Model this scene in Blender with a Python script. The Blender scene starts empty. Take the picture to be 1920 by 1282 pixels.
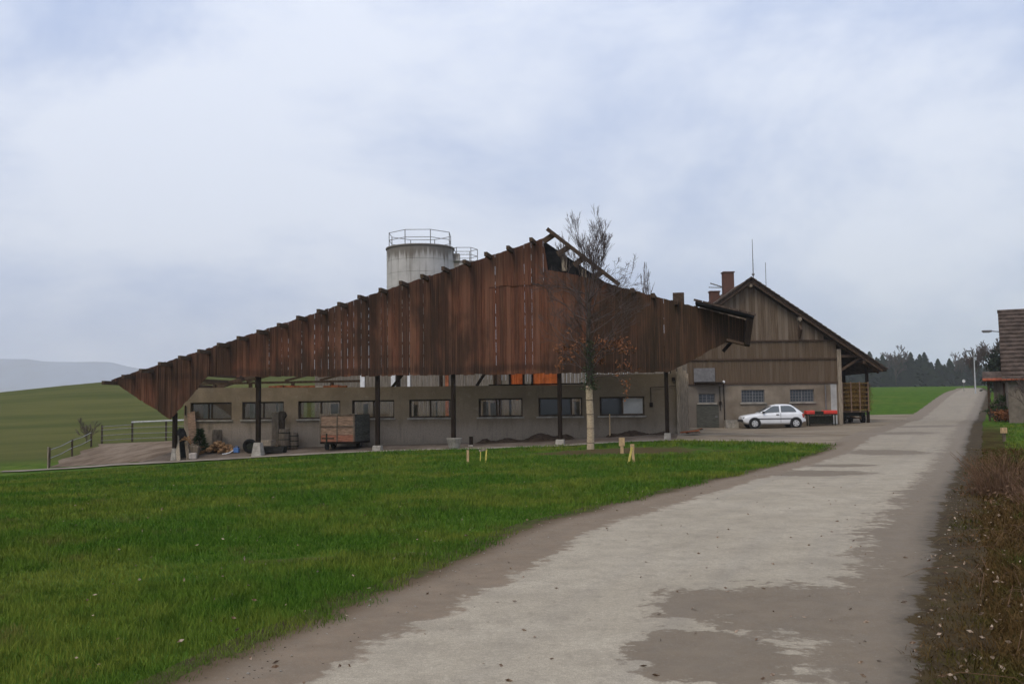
import bpy, math, random
import numpy as np
from mathutils import Vector, Matrix

R = math.radians
rng = random.Random(11)
nrg = np.random.default_rng(11)
scene = bpy.context.scene
col = scene.collection

# ------------------------------------------------------------------ camera
cam_d = bpy.data.cameras.new('camera')
cam = bpy.data.objects.new('camera', cam_d)
col.objects.link(cam)
cam_d.sensor_width = 36.0
cam_d.lens = 35.0
cam_d.clip_start = 0.1
cam_d.clip_end = 30000
_p, _t = math.atan(127 / 1867), R(0.68)
_u0 = Vector((0, -math.sin(_p), math.cos(_p)))
_f = Vector((0, math.cos(_p), math.sin(_p)))
_r0 = Vector((1, 0, 0))
_r = _r0 * math.cos(_t) - _u0 * math.sin(_t)
_u = _u0 * math.cos(_t) + _r0 * math.sin(_t)
cam.matrix_world = Matrix(((_r.x, _u.x, -_f.x, 0), (_r.y, _u.y, -_f.y, 0), (_r.z, _u.z, -_f.z, 1.7), (0, 0, 0, 1)))
scene.camera = cam

# ------------------------------------------------------------------ world: overcast sky
HAZE = 0.00026
SUN_EL, SUN_AZ = R(52), R(215)      # azimuth clockwise from +Y
w = bpy.data.worlds.new('World')
scene.world = w
w.use_nodes = True
nt = w.node_tree
nt.nodes.clear()
out = nt.nodes.new('ShaderNodeOutputWorld')
bg = nt.nodes.new('ShaderNodeBackground')
sky = nt.nodes.new('ShaderNodeTexSky')
sky.sky_type = 'NISHITA'
sky.sun_disc = False
sky.sun_elevation = SUN_EL
sky.sun_rotation = SUN_AZ
sky.air_density = 1.5
sky.dust_density = 3.0
tc = nt.nodes.new('ShaderNodeTexCoord')
mp = nt.nodes.new('ShaderNodeMapping')
mp.inputs['Scale'].default_value = (1.0, 1.0, 2.0)
nt.links.new(tc.outputs['Generated'], mp.inputs['Vector'])
n1 = nt.nodes.new('ShaderNodeTexNoise')
n1.inputs['Scale'].default_value = 2.0
n1.inputs['Detail'].default_value = 6.0
n1.inputs['Roughness'].default_value = 0.58
n1.inputs['Distortion'].default_value = 0.25
nt.links.new(mp.outputs['Vector'], n1.inputs['Vector'])
rp = nt.nodes.new('ShaderNodeValToRGB')
rp.color_ramp.interpolation = 'EASE'
e0, e1 = rp.color_ramp.elements
e0.position, e0.color = 0.36, (0.445, 0.54, 0.775, 1)
e1.position, e1.color = 0.62, (0.79, 0.84, 0.965, 1)
nt.links.new(n1.outputs['Fac'], rp.inputs['Fac'])
# overcast sky: brighter overhead than at the horizon
sp = nt.nodes.new('ShaderNodeSeparateXYZ')
nt.links.new(tc.outputs['Generated'], sp.inputs['Vector'])
mr = nt.nodes.new('ShaderNodeMapRange')
mr.inputs['From Min'].default_value = 0.0
mr.inputs['From Max'].default_value = 1.0
mr.inputs['To Min'].default_value = 0.97
mr.inputs['To Max'].default_value = 1.5
nt.links.new(sp.outputs['Z'], mr.inputs['Value'])
vm = nt.nodes.new('ShaderNodeVectorMath')
vm.operation = 'SCALE'
nt.links.new(rp.outputs['Color'], vm.inputs[0])
nt.links.new(mr.outputs['Result'], vm.inputs['Scale'])
sk = nt.nodes.new('ShaderNodeVectorMath')
sk.operation = 'SCALE'
sk.inputs['Scale'].default_value = 0.10
nt.links.new(sky.outputs['Color'], sk.inputs[0])
mxs = nt.nodes.new('ShaderNodeMix')
mxs.data_type = 'RGBA'
mxs.inputs[0].default_value = 0.90
nt.links.new(sk.outputs[0], mxs.inputs[6])
nt.links.new(vm.outputs[0], mxs.inputs[7])
nt.links.new(mxs.outputs[2], bg.inputs['Color'])
bg.inputs['Strength'].default_value = 1.0
nt.links.new(bg.outputs['Background'], out.inputs['Surface'])

sun_d = bpy.data.lights.new('sun', 'SUN')
sun_d.energy = 1.5
sun_d.angle = R(25)
sun_d.color = (1.0, 0.86, 0.66)
sun = bpy.data.objects.new('sun', sun_d)
col.objects.link(sun)
sdir = Vector((math.sin(SUN_AZ) * math.cos(SUN_EL), math.cos(SUN_AZ) * math.cos(SUN_EL), math.sin(SUN_EL)))
sun.rotation_euler = sdir.to_track_quat('Z', 'Y').to_euler()
sun.location = (0, -20, 60)

vs = scene.view_settings
vs.view_transform = 'Standard'
vs.look = 'None'
vs.exposure = 0.0
vs.gamma = 1.0
vs.use_curve_mapping = False
cy = scene.cycles
cy.use_denoising = True
cy.max_bounces = 5
cy.diffuse_bounces = 2
cy.glossy_bounces = 3
cy.transmission_bounces = 6
cy.transparent_max_bounces = 8
cy.volume_bounces = 1
cy.use_adaptive_sampling = True
cy.adaptive_threshold = 0.02
cy.caustics_reflective = False
cy.caustics_refractive = False

# ------------------------------------------------------------------ terrain height
CP = np.array([(-25, -5, 0), (0, -5, 0), (25, -5, 0), (-12, 8, 0), (0, 8, 0), (12, 8, 0), (-15, 20, -0.05), (0, 20, 0), (15, 20, 0), (11.7, 36.7, 0.05), (-23, 47.5, -0.9), (-23.3, 61, 0), (-28, 55, -0.6), (-46, 90, 0.8), (15.4, 60, 0.4), (22, 60, 0.6), (29, 75, 1.0), (23.5, 60, 0.7), (29.8, 64, 0.62), (47.7, 110, 2.8), (51.5, 110, 2.8), (67.5, 150, 3.95), (28, 55, 0.64), (35, 55, 0.7), (0, 60, 0.5), (-82, 160, 5.35), (-66, 160, 6.9), (-48, 160, 7.95), (-31, 160, 8.0), (0, 160, 6.3), (29, 160, 5), (90, 160, 4.3), (-120, 230, 3), (-60, 260, 4.0), (0, 260, 5), (60, 260, 6), (150, 260, 6.5), (130, 400, 8.5), (170, 400, 8.5), (220, 400, 8.6), (0, 400, 4), (-150, 400, 0), (-300, 400, -3), (-60, 70, -0.3), (-120, 120, 0), (300, 250, 6), (60, 60, 1), (90, 100, 2.6), (-60, 20, -0.6), (60, 10, 0.3), (-300, 0, -2), (300, 0, 3), (-300, 200, -1), (2.9, 38, 0.13), (-19.64, 46.66, -0.72), (-19.88, 45.49, -0.75), (-15.62, 45.84, -0.5), (-15.86, 44.66, -0.53), (-11.61, 45.02, -0.29), (-11.85, 43.84, -0.32), (-6.02, 43.88, -0.05), (-6.26, 42.7, -0.08), (-2.63, 43.18, 0.04), (-2.87, 42.01, 0.01), (1.91, 42.25, 0.16), (1.67, 41.08, 0.13), (6.32, 41.35, 0.35), (6.08, 40.18, 0.32), (-16.1, 49.0, -0.1), (-14.9, 54.88, 0.09), (-10.22, 47.8, 0.02), (-9.02, 53.68, 0.16), (-5.32, 46.8, 0.12), (-4.12, 52.67, 0.22), (1.04, 45.49, 0.28), (2.25, 51.37, 0.32), (5.45, 44.59, 0.5), (6.66, 50.47, 0.45), (7.41, 44.19, 0.55), (8.62, 50.07, 0.48)], float)
def _fit(cp):
    n = len(cp)
    D = np.linalg.norm(cp[:, None, :2] - cp[None, :, :2], axis=2) / 50
    K = np.where(D > 0, D ** 2 * np.log(D + 1e-9), 0) + np.eye(n) * 8e-4
    P = np.c_[np.ones(n), cp[:, :2] / 50]
    A = np.block([[K, P], [P.T, np.zeros((3, 3))]])
    return np.linalg.solve(A, np.r_[cp[:, 2], 0, 0, 0])
WT = _fit(CP)
def Zr(x, y):
    x = np.asarray(x, float); y = np.asarray(y, float)
    o = np.empty(x.shape).ravel(); xf = x.ravel(); yf = y.ravel(); n = len(CP)
    for i in range(0, len(xf), 20000):
        a = xf[i:i + 20000]; b = yf[i:i + 20000]
        D = np.sqrt((a[:, None] - CP[:, 0]) ** 2 + (b[:, None] - CP[:, 1]) ** 2) / 50
        K = np.where(D > 0, D ** 2 * np.log(D + 1e-9), 0)
        o[i:i + 20000] = K @ WT[:n] + WT[n] + WT[n + 1] * a / 50 + WT[n + 2] * b / 50
    d = np.sqrt(xf ** 2 + yf ** 2)
    t = np.clip((d - 420) / 120, 0, 1); t = t * t * (3 - 2 * t)
    o = np.clip(o, -12, 14) * (1 - t) + (-6.0) * t
    return o.reshape(x.shape)
def Z(x, y):
    return float(Zr(np.array([x]), np.array([y]))[0])

# ------------------------------------------------------------------ materials
class T:
    """small helper round one node tree"""
    def __init__(s, mat):
        s.nt = mat.node_tree; s.N = s.nt.nodes; s.Lk = s.nt.links
    def put(s, sock, v):
        if isinstance(v, bpy.types.NodeSocket): s.Lk.new(v, sock)
        elif isinstance(v, (tuple, list)) and len(v) == 3 and sock.type == 'RGBA': sock.default_value = (*v, 1)
        else: sock.default_value = v
    def pos(s): return s.N.new('ShaderNodeNewGeometry').outputs['Position']
    def obj(s): return s.N.new('ShaderNodeTexCoord').outputs['Object']
    def uv(s): return s.N.new('ShaderNodeTexCoord').outputs['UV']
    def rnd(s): return s.N.new('ShaderNodeObjectInfo').outputs['Random']
    def attr(s, nm):
        a = s.N.new('ShaderNodeAttribute'); a.attribute_name = nm; return a.outputs['Fac']
    def sc(s, v, k):
        m = s.N.new('ShaderNodeMapping'); s.put(m.inputs['Vector'], v); m.inputs['Scale'].default_value = k; return m.outputs[0]
    def noise(s, v, scale, detail=3, rough=.55, dist=0):
        n = s.N.new('ShaderNodeTexNoise'); s.put(n.inputs['Vector'], v)
        n.inputs['Scale'].default_value = scale; n.inputs['Detail'].default_value = detail
        n.inputs['Roughness'].default_value = rough; n.inputs['Distortion'].default_value = dist
        return n.outputs['Fac']
    def vor(s, v, scale):
        n = s.N.new('ShaderNodeTexVoronoi'); s.put(n.inputs['Vector'], v); n.inputs['Scale'].default_value = scale
        return n.outputs['Distance']
    def m(s, op, a, b=0.0, c=None):
        n = s.N.new('ShaderNodeMath'); n.operation = op; s.put(n.inputs[0], a); s.put(n.inputs[1], b)
        if c is not None: s.put(n.inputs[2], c)
        return n.outputs[0]
    def step(s, x, a, b, lo=0.0, hi=1.0):
        n = s.N.new('ShaderNodeMapRange'); n.interpolation_type = 'SMOOTHSTEP'
        s.put(n.inputs[0], x); n.inputs[1].default_value = a; n.inputs[2].default_value = b
        n.inputs[3].default_value = lo; n.inputs[4].default_value = hi
        return n.outputs[0]
    def mix(s, f, a, b, mode='MIX'):
        n = s.N.new('ShaderNodeMix'); n.data_type = 'RGBA'; n.blend_type = mode
        s.put(n.inputs[0], f); s.put(n.inputs[6], a); s.put(n.inputs[7], b); return n.outputs[2]
    def xyz(s, v):
        n = s.N.new('ShaderNodeSeparateXYZ'); s.put(n.inputs[0], v); return n.outputs
    def blob(s, v, cx, cyy, rx, ry, ang=0.0):
        """1 inside an ellipse on the ground, falling to 0 outside"""
        o = s.xyz(v); ca, sa = math.cos(ang), math.sin(ang)
        dx = s.m('SUBTRACT', o[0], cx); dy = s.m('SUBTRACT', o[1], cyy)
        a = s.m('ADD', s.m('MULTIPLY', dx, ca / rx), s.m('MULTIPLY', dy, sa / rx))
        b = s.m('ADD', s.m('MULTIPLY', dx, -sa / ry), s.m('MULTIPLY', dy, ca / ry))
        d = s.m('SQRT', s.m('ADD', s.m('MULTIPLY', a, a), s.m('MULTIPLY', b, b)))
        return s.m('SUBTRACT', 1.0, d)
MATS = {}
def mk(name, fn, rough=0.85, spec=0.3):
    m = bpy.data.materials.new(name); m.use_nodes = True
    t = T(m); b = m.node_tree.nodes['Principled BSDF']
    r = fn(t)
    c, h, hs = r[0], (r[1] if len(r) > 1 else None), (r[2] if len(r) > 2 else .01)
    t.put(b.inputs['Base Color'], c)
    rg = r[3] if len(r) > 3 else rough
    t.put(b.inputs['Roughness'], rg)
    b.inputs['Specular IOR Level'].default_value = spec if not isinstance(rg, float) or rg < .7 else spec * .12
    if h is not None:
        bp = t.N.new('ShaderNodeBump'); bp.inputs['Distance'].default_value = hs; bp.inputs['Strength'].default_value = 1.0
        t.put(bp.inputs['Height'], h); t.Lk.new(bp.outputs[0], b.inputs['Normal'])
    MATS[name] = m
    return m
def tone(name, c, var=.25, scale=6.0, rough=.85, spec=.3, bump=.004, stretch=(1, 1, 1)):
    """a plain colour with uneven wear"""
    def fn(t):
        v = t.sc(t.obj(), stretch)
        a = t.noise(v, scale, 4, .6); b = t.noise(v, scale * 5, 3, .6)
        k = t.m('ADD', t.m('MULTIPLY', a, .7), t.m('MULTIPLY', b, .3))
        dark = tuple(q * (1 - var * 1.6) for q in c); lite = tuple(min(1, q * (1 + var)) for q in c)
        return t.mix(t.step(k, .3, .7), dark, lite), b, bump
    return mk(name, fn, rough, spec)

def f_barn(t):
    o = t.obj(); x = t.xyz(o); r = t.rnd()
    grain = t.noise(t.sc(o, (9, 9, .35)), 3.0, 5, .65)
    fine = t.noise(t.sc(o, (30, 30, .8)), 3.0, 3, .6)
    blot = t.noise(t.sc(o, (1, 1, .5)), .45, 4, .6)
    base = t.mix(t.step(grain, .28, .72), (.078, .033, .022), (.180, .074, .045))
    base = t.mix(t.m('MULTIPLY', t.step(r, .5, 1.0), .55), base, (.215, .108, .070))
    base = t.mix(t.m('MULTIPLY', t.step(r, .35, .0), .65), base, (.044, .029, .022))
    base = t.mix(t.m('MULTIPLY', t.step(blot, .44, .60), .85), base, (.042, .027, .020))
    # weather stain under the verge, then a darker band low on the boards
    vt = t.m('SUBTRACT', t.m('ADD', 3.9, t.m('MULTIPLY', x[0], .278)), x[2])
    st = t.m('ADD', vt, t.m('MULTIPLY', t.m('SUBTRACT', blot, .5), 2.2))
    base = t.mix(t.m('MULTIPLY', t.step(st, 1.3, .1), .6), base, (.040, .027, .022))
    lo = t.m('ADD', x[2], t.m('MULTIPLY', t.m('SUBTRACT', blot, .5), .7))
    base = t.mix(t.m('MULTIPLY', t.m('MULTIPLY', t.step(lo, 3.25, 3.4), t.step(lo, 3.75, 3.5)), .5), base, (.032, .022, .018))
    # darker brown towards the right-hand end
    base = t.mix(t.m('MULTIPLY', t.step(x[0], 19.0, 24.0), .72), base, (.045, .035, .024))
    base = t.mix(t.m('MULTIPLY', t.step(t.noise(t.sc(o, (14, 14, .22)), 2.0, 4, .6), .52, .66), .45), base, (.20, .098, .062))
    base = t.mix(t.m('MULTIPLY', t.step(fine, .55, .8), .35), base, (.03, .02, .016))
    return base, grain, .006
mk('barn_board', f_barn, .9, .15)
def f_timber(t):
    o = t.obj(); r = t.rnd()
    g = t.noise(t.sc(o, (4, 4, 4)), 3, 4, .6)
    c = t.mix(t.step(g, .3, .7), (.045, .03, .022), (.10, .068, .048))
    return t.mix(t.m('MULTIPLY', r, .35), c, (.13, .09, .065)), g, .004
mk('timber', f_timber, .9, .15)
tone('dark_timber', (.026, .019, .015), .35, 5, .9, .1, .004, (6, 6, .5))
tone('felt_and_shade', (.022, .022, .024), .3, 4, .95, .1)
tone('pale_timber', (.30, .25, .19), .3, 6, .85, .2, .003, (5, 5, .5))
tone('raw_stake', (.52, .36, .20), .3, 9, .8, .2, .003, (6, 6, .6))
tone('yellow_paint', (.62, .50, .12), .2, 9, .6, .3)
def f_plaster(t):
    o = t.obj(); x = t.xyz(o)
    a = t.noise(o, .8, 5, .6); b = t.noise(o, 9, 4, .6); d = t.noise(t.sc(o, (2.2, 2.2, .5)), 1.1, 4, .6)
    c = t.mix(t.step(a, .3, .7), (.205, .158, .106), (.285, .226, .158))
    h = t.m('ADD', x[2], t.m('MULTIPLY', t.m('SUBTRACT', d, .5), .9))
    c = t.mix(t.m('MULTIPLY', t.step(h, 1.35, .75), .75), c, (.36, .300, .242))      # limewashed lower band
    c = t.mix(t.m('MULTIPLY', t.step(h, .55, .15), .5), c, (.17, .15, .125))        # splashed foot
    c = t.mix(t.m('MULTIPLY', t.step(d, .55, .72), .45), c, (.13, .112, .09))
    sk_ = t.noise(t.sc(o, (7, 7, .35)), 1.3, 4, .65)
    c = t.mix(t.m('MULTIPLY', t.m('MULTIPLY', t.step(sk_, .5, .66), t.step(x[2], 1.5, 1.2)), .18), c, (.14, .122, .10))
    c = t.mix(t.m('MULTIPLY', t.step(t.noise(o, 2.6, 5, .7), .55, .68), .35), c, (.40, .345, .28))
    c = t.mix(t.m('MULTIPLY', t.step(t.noise(o, 16, 3, .7), .46, .62), .38), c, (.17, .14, .105))
    c = t.mix(t.m('MULTIPLY', t.step(x[0], 9.0, 22.0), .45), c, (.13, .106, .076))  # darker towards the right-hand end
    return c, b, .012
mk('plaster', f_plaster, .92, .15)
tone('concrete', (.33, .305, .265), .28, 2.5, .9, .2, .006)
tone('concrete_sill', (.30, .275, .235), .25, 3, .9, .2, .006)
tone('frame_wood', (.060, .045, .034), .3, 6, .8, .2)
tone('white_paint', (.70, .71, .72), .1, 5, .6, .3)
tone('pale_inner', (.42, .42, .41), .2, .6, .9, .2)
tone('orange_sheet', (.62, .175, .055), .18, 3, .7, .25, .01)
tone('clay', (.34, .12, .06), .3, 3, .85, .2)
tone('grey_board', (.19, .165, .135), .35, 3, .9, .15, .004, (8, 8, .4))
def f_houseboard(t):
    o = t.obj(); r = t.rnd(); x = t.xyz(o)
    g = t.noise(t.sc(o, (9, 9, .3)), 2.5, 5, .65)
    c = t.mix(t.step(g, .3, .72), (.085, .060, .040), (.182, .136, .096))
    c = t.mix(t.m('MULTIPLY', t.step(r, .45, 1.), .55), c, (.235, .195, .155))
    c = t.mix(t.m('MULTIPLY', t.step(r, .35, .0), .5), c, (.10, .076, .055))
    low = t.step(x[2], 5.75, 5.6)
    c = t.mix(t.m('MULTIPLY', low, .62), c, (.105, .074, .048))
    return c, g, .005
mk('house_board', f_houseboard, .9, .15)
def f_hplaster(t):
    o = t.obj(); x = t.xyz(o)
    a = t.noise(o, .7, 5, .6); d = t.noise(t.sc(o, (2, 2, .6)), 1.2, 4, .6)
    c = t.mix(t.step(a, .3, .7), (.165, .132, .098), (.265, .222, .172))
    c = t.mix(t.m('MULTIPLY', t.step(x[0], 13.4, 12.6), .45), c, (.12, .115, .11))
    h = t.m('ADD', x[2], t.m('MULTIPLY', t.m('SUBTRACT', d, .5), .8))
    c = t.mix(t.m('MULTIPLY', t.step(h, 1.2, .7), .4), c, (.14, .125, .105))
    return c, t.noise(o, 9, 3, .6), .01
mk('house_plaster', f_hplaster, .92, .15)
def f_silo(t):
    o = t.obj(); x = t.xyz(o)
    a = t.noise(o, .8, 5, .6); s = t.noise(t.sc(o, (2.2, 2.2, .12)), 1.6, 5, .65)
    c = t.mix(t.step(a, .3, .7), (.40, .385, .365), (.52, .50, .48))
    c = t.mix(t.m('MULTIPLY', t.step(s, .5, .68), .55), c, (.20, .18, .16))
    top = t.m('ADD', x[2], t.m('MULTIPLY', t.m('SUBTRACT', s, .5), 2.6))
    c = t.mix(t.m('MULTIPLY', t.step(top, 12.9, 13.5), .85), c, (.145, .125, .105))
    return c, t.noise(o, 12, 3), .01
mk('silo_concrete', f_silo, .92, .15)
def f_brick(t):
    o = t.obj(); b = t.N.new('ShaderNodeTexBrick'); v = t.sc(o, (1, 1, 1))
    sw = t.N.new('ShaderNodeCombineXYZ'); x = t.xyz(v)
    t.Lk.new(t.m('ADD', x[0], x[1]), sw.inputs[0]); t.Lk.new(x[2], sw.inputs[1])
    t.Lk.new(sw.outputs[0], b.inputs['Vector']); b.inputs['Scale'].default_value = 4.0
    b.inputs['Color1'].default_value = (.14, .06, .045, 1); b.inputs['Color2'].default_value = (.09, .045, .035, 1); b.inputs['Mortar'].default_value = (.16, .12, .10, 1)
    return (b.outputs[0],)
mk('chimney_brick', f_brick, .9, .15)
tone('roof_tile', (.085, .062, .05), .35, 3, .85, .25, .01)
tone('roof_tile_grey', (.098, .075, .064), .35, 2.5, .85, .25, .01)
tone('red_tile', (.33, .10, .055), .35, 5, .85, .2, .01)
tone('metal_grey', (.17, .165, .165), .2, 8, .55, .4)
tone('galvanised', (.42, .43, .44), .2, 8, .45, .5)
tone('black_rubber', (.02, .02, .02), .2, 20, .9, .2)
tone('red_paint', (.62, .045, .03), .15, 6, .45, .4)
tone('blue_plastic', (.08, .18, .42), .15, 6, .5, .4)
tone('machine_dark', (.03, .032, .024), .3, 8, .8, .3)
tone('trailer_board', (.25, .165, .115), .35, 4, .9, .15, .004, (1, 1, 6))
tone('trailer_grey', (.085, .085, .072), .3, 4, .9, .15, .004, (1, 1, 6))
tone('trailer_red', (.26, .115, .075), .3, 4, .9, .15, .004, (1, 1, 6))
tone('straw', (.19, .118, .042), .35, 14, .9, .15, .02)
tone('bark', (.075, .058, .045), .35, 9, .95, .1, .01, (1, 1, .3))
tone('twig', (.105, .080, .072), .25, 9, .95, .1)
tone('jute', (.47, .37, .25), .22, 12, .95, .1, .008, (1, 1, 3))
tone('house_render', (.19, .16, .13), .25, 1.2, .92, .15)
tone('stone_pale', (.42, .37, .33), .2, 6, .9, .2)
tone('stump_wood', (.15, .12, .09), .3, 8, .95, .1, .01, (1, 1, .3))
tone('soil', (.062, .043, .030), .35, 5, 1.0, .1, .03)
tone('tarp_dark', (.028, .027, .025), .3, 5, .8, .2)
def f_log(t):
    r = t.rnd(); g = t.noise(t.sc(t.obj(), (6, 6, 6)), 3, 3)
    c = t.mix(r, (.16, .085, .04), (.46, .27, .13))
    return t.mix(t.step(g, .35, .7), c, (.12, .07, .04)), g, .004
mk('split_wood', f_log, .9, .15)
def f_leafb(t):
    r = t.noise(t.pos(), 3.0, 2)
    return (t.mix(t.step(r, .3, .7), (.15, .062, .03), (.30, .13, .065)),)
mk('brown_leaf', f_leafb, .8, .2)
def f_ivy(t):
    r = t.noise(t.pos(), 6.0, 2)
    return (t.mix(t.step(r, .3, .7), (.016, .03, .010), (.045, .07, .02)),)
mk('ivy_leaf', f_ivy, .6, .3)
def f_conif(t):
    r = t.noise(t.pos(), .35, 3); q = t.rnd()
    c = t.mix(t.step(r, .3, .7), (.010, .016, .011), (.032, .044, .026))
    return (t.mix(t.m('MULTIPLY', q, .4), c, (.022, .03, .018)),)
mk('conifer', f_conif, .9, .15)
mk('sapling_green', lambda t: (t.mix(t.step(t.noise(t.pos(), 8, 2), .3, .7), (.018, .035, .014), (.05, .08, .03)),), .8, .2)
# glass: thin pane
gm = bpy.data.materials.new('window_glass'); gm.use_nodes = True
_b = gm.node_tree.nodes['Principled BSDF']; gm.node_tree.nodes.remove(_b)
_o = gm.node_tree.nodes['Material Output']
_tr = gm.node_tree.nodes.new('ShaderNodeBsdfTransparent'); _tr.inputs[0].default_value = (.78, .74, .68, 1)
_gl = gm.node_tree.nodes.new('ShaderNodeBsdfGlossy'); _gl.inputs['Roughness'].default_value = .06; _gl.inputs[0].default_value = (.8, .85, .9, 1)
_fr = gm.node_tree.nodes.new('ShaderNodeFresnel'); _fr.inputs['IOR'].default_value = 1.5
_mx = gm.node_tree.nodes.new('ShaderNodeMixShader')
_ad = gm.node_tree.nodes.new('ShaderNodeMath'); _ad.operation = 'ADD'; _ad.inputs[1].default_value = .0
gm.node_tree.links.new(_fr.outputs[0], _ad.inputs[0])
gm.node_tree.links.new(_ad.outputs[0], _mx.inputs[0]); gm.node_tree.links.new(_tr.outputs[0], _mx.inputs[1]); gm.node_tree.links.new(_gl.outputs[0], _mx.inputs[2])
gm.node_tree.links.new(_mx.outputs[0], _o.inputs['Surface'])
MATS['window_glass'] = gm
mk('dark_glass', lambda t: ((.028, .033, .037),), .08, .6)
mk('car_glass', lambda t: ((.10, .115, .125),), .05, .7)
mk('house_glass', lambda t: ((.035, .045, .055),), .25, .6)
mk('car_paint', lambda t: (t.mix(t.step(t.noise(t.obj(), 2, 3), .3, .7), (.74, .76, .79), (.80, .82, .85)),), .22, .5)
mk('car_trim', lambda t: ((.028, .028, .03),), .6, .3)
mk('car_lamp', lambda t: ((.35, .05, .03),), .3, .5)
mk('car_headlamp', lambda t: ((.30, .32, .34),), .15, .6)
tone('car_rim', (.48, .49, .50), .15, 20, .4, .5)

# ---- ground materials
def f_ground(t):
    p = t.pos(); x = t.xyz(p)
    a = t.noise(p, .22, 4, .6); b = t.noise(p, 1.6, 4, .6); c = t.noise(p, 14, 4, .65)
    g = t.mix(t.step(b, .3, .7), (.036, .082, .010), (.075, .130, .018))
    g = t.mix(t.m('MULTIPLY', t.step(a, .48, .68), .6), g, (.105, .122, .026))
    g = t.mix(t.m('MULTIPLY', t.step(c, .52, .75), .45), g, (.022, .034, .008))
    hn = t.noise(t.sc(p, (.35, 1.4, 1)), .12, 4, .6)
    hill = t.mix(t.step(hn, .35, .65), (.060, .072, .020), (.096, .096, .030))
    hill = t.mix(t.m('MULTIPLY', t.step(c, .4, .75), .25), hill, (.045, .05, .02))
    left = t.m('MULTIPLY', t.step(x[1], 49, 54), t.step(t.m('ADD', x[0], t.m('MULTIPLY', x[1], -.12)), 18, 2))
    g = t.mix(left, g, hill)
    # bare earth
    w1 = t.m('MULTIPLY', t.m('SUBTRACT', t.noise(p, 1.1, 4, .65), .5), 1.9)
    def earth(cx, cyy, rx, ry, ang=0): return t.step(t.m('ADD', t.blob(p, cx, cyy, rx, ry, ang), w1), .1, .55)
    m = earth(4.0, 36.9, 4.8, 2.3, -.05)
    for q in ((-10.3, 25.6, 3.6, .6, .12), (-6.0, 26.2, 1.6, .35, 0), (-2.4, 11.6, .9, .3, .3), (-1.2, 11.9, .6, .22, .2), (-16, 28.5, 3, .4, .1), (.6, 16.4, .9, .2, .4)):
        m = t.m('MAXIMUM', m, t.m('MULTIPLY', earth(*q), .75))
    g = t.mix(t.m('MULTIPLY', m, .85), g, (.085, .055, .034))
    # brown verge right of the lane
    side = t.m('SUBTRACT', t.m('SUBTRACT', x[0], t.m('MULTIPLY', x[1], .487)), -.55)
    vr = t.m('ADD', side, t.m('MULTIPLY', t.m('SUBTRACT', a, .5), 2.0))
    br = t.m('MULTIPLY', t.step(vr, -1.1, -.1), t.m('MAXIMUM', t.step(x[1], 36, 27), t.m('MULTIPLY', t.step(x[1], 58, 44), t.step(t.m('ADD', vr, t.m('MULTIPLY', t.m('SUBTRACT', b, .5), 2.4)), 1.7, .1))))
    g = t.mix(t.m('MULTIPLY', br, .93), g, t.mix(t.step(b, .35, .65), (.036, .023, .009), (.060, .042, .014)))
    return g, c, .05
mk('grass_ground', f_ground, .95, .1)
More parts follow.
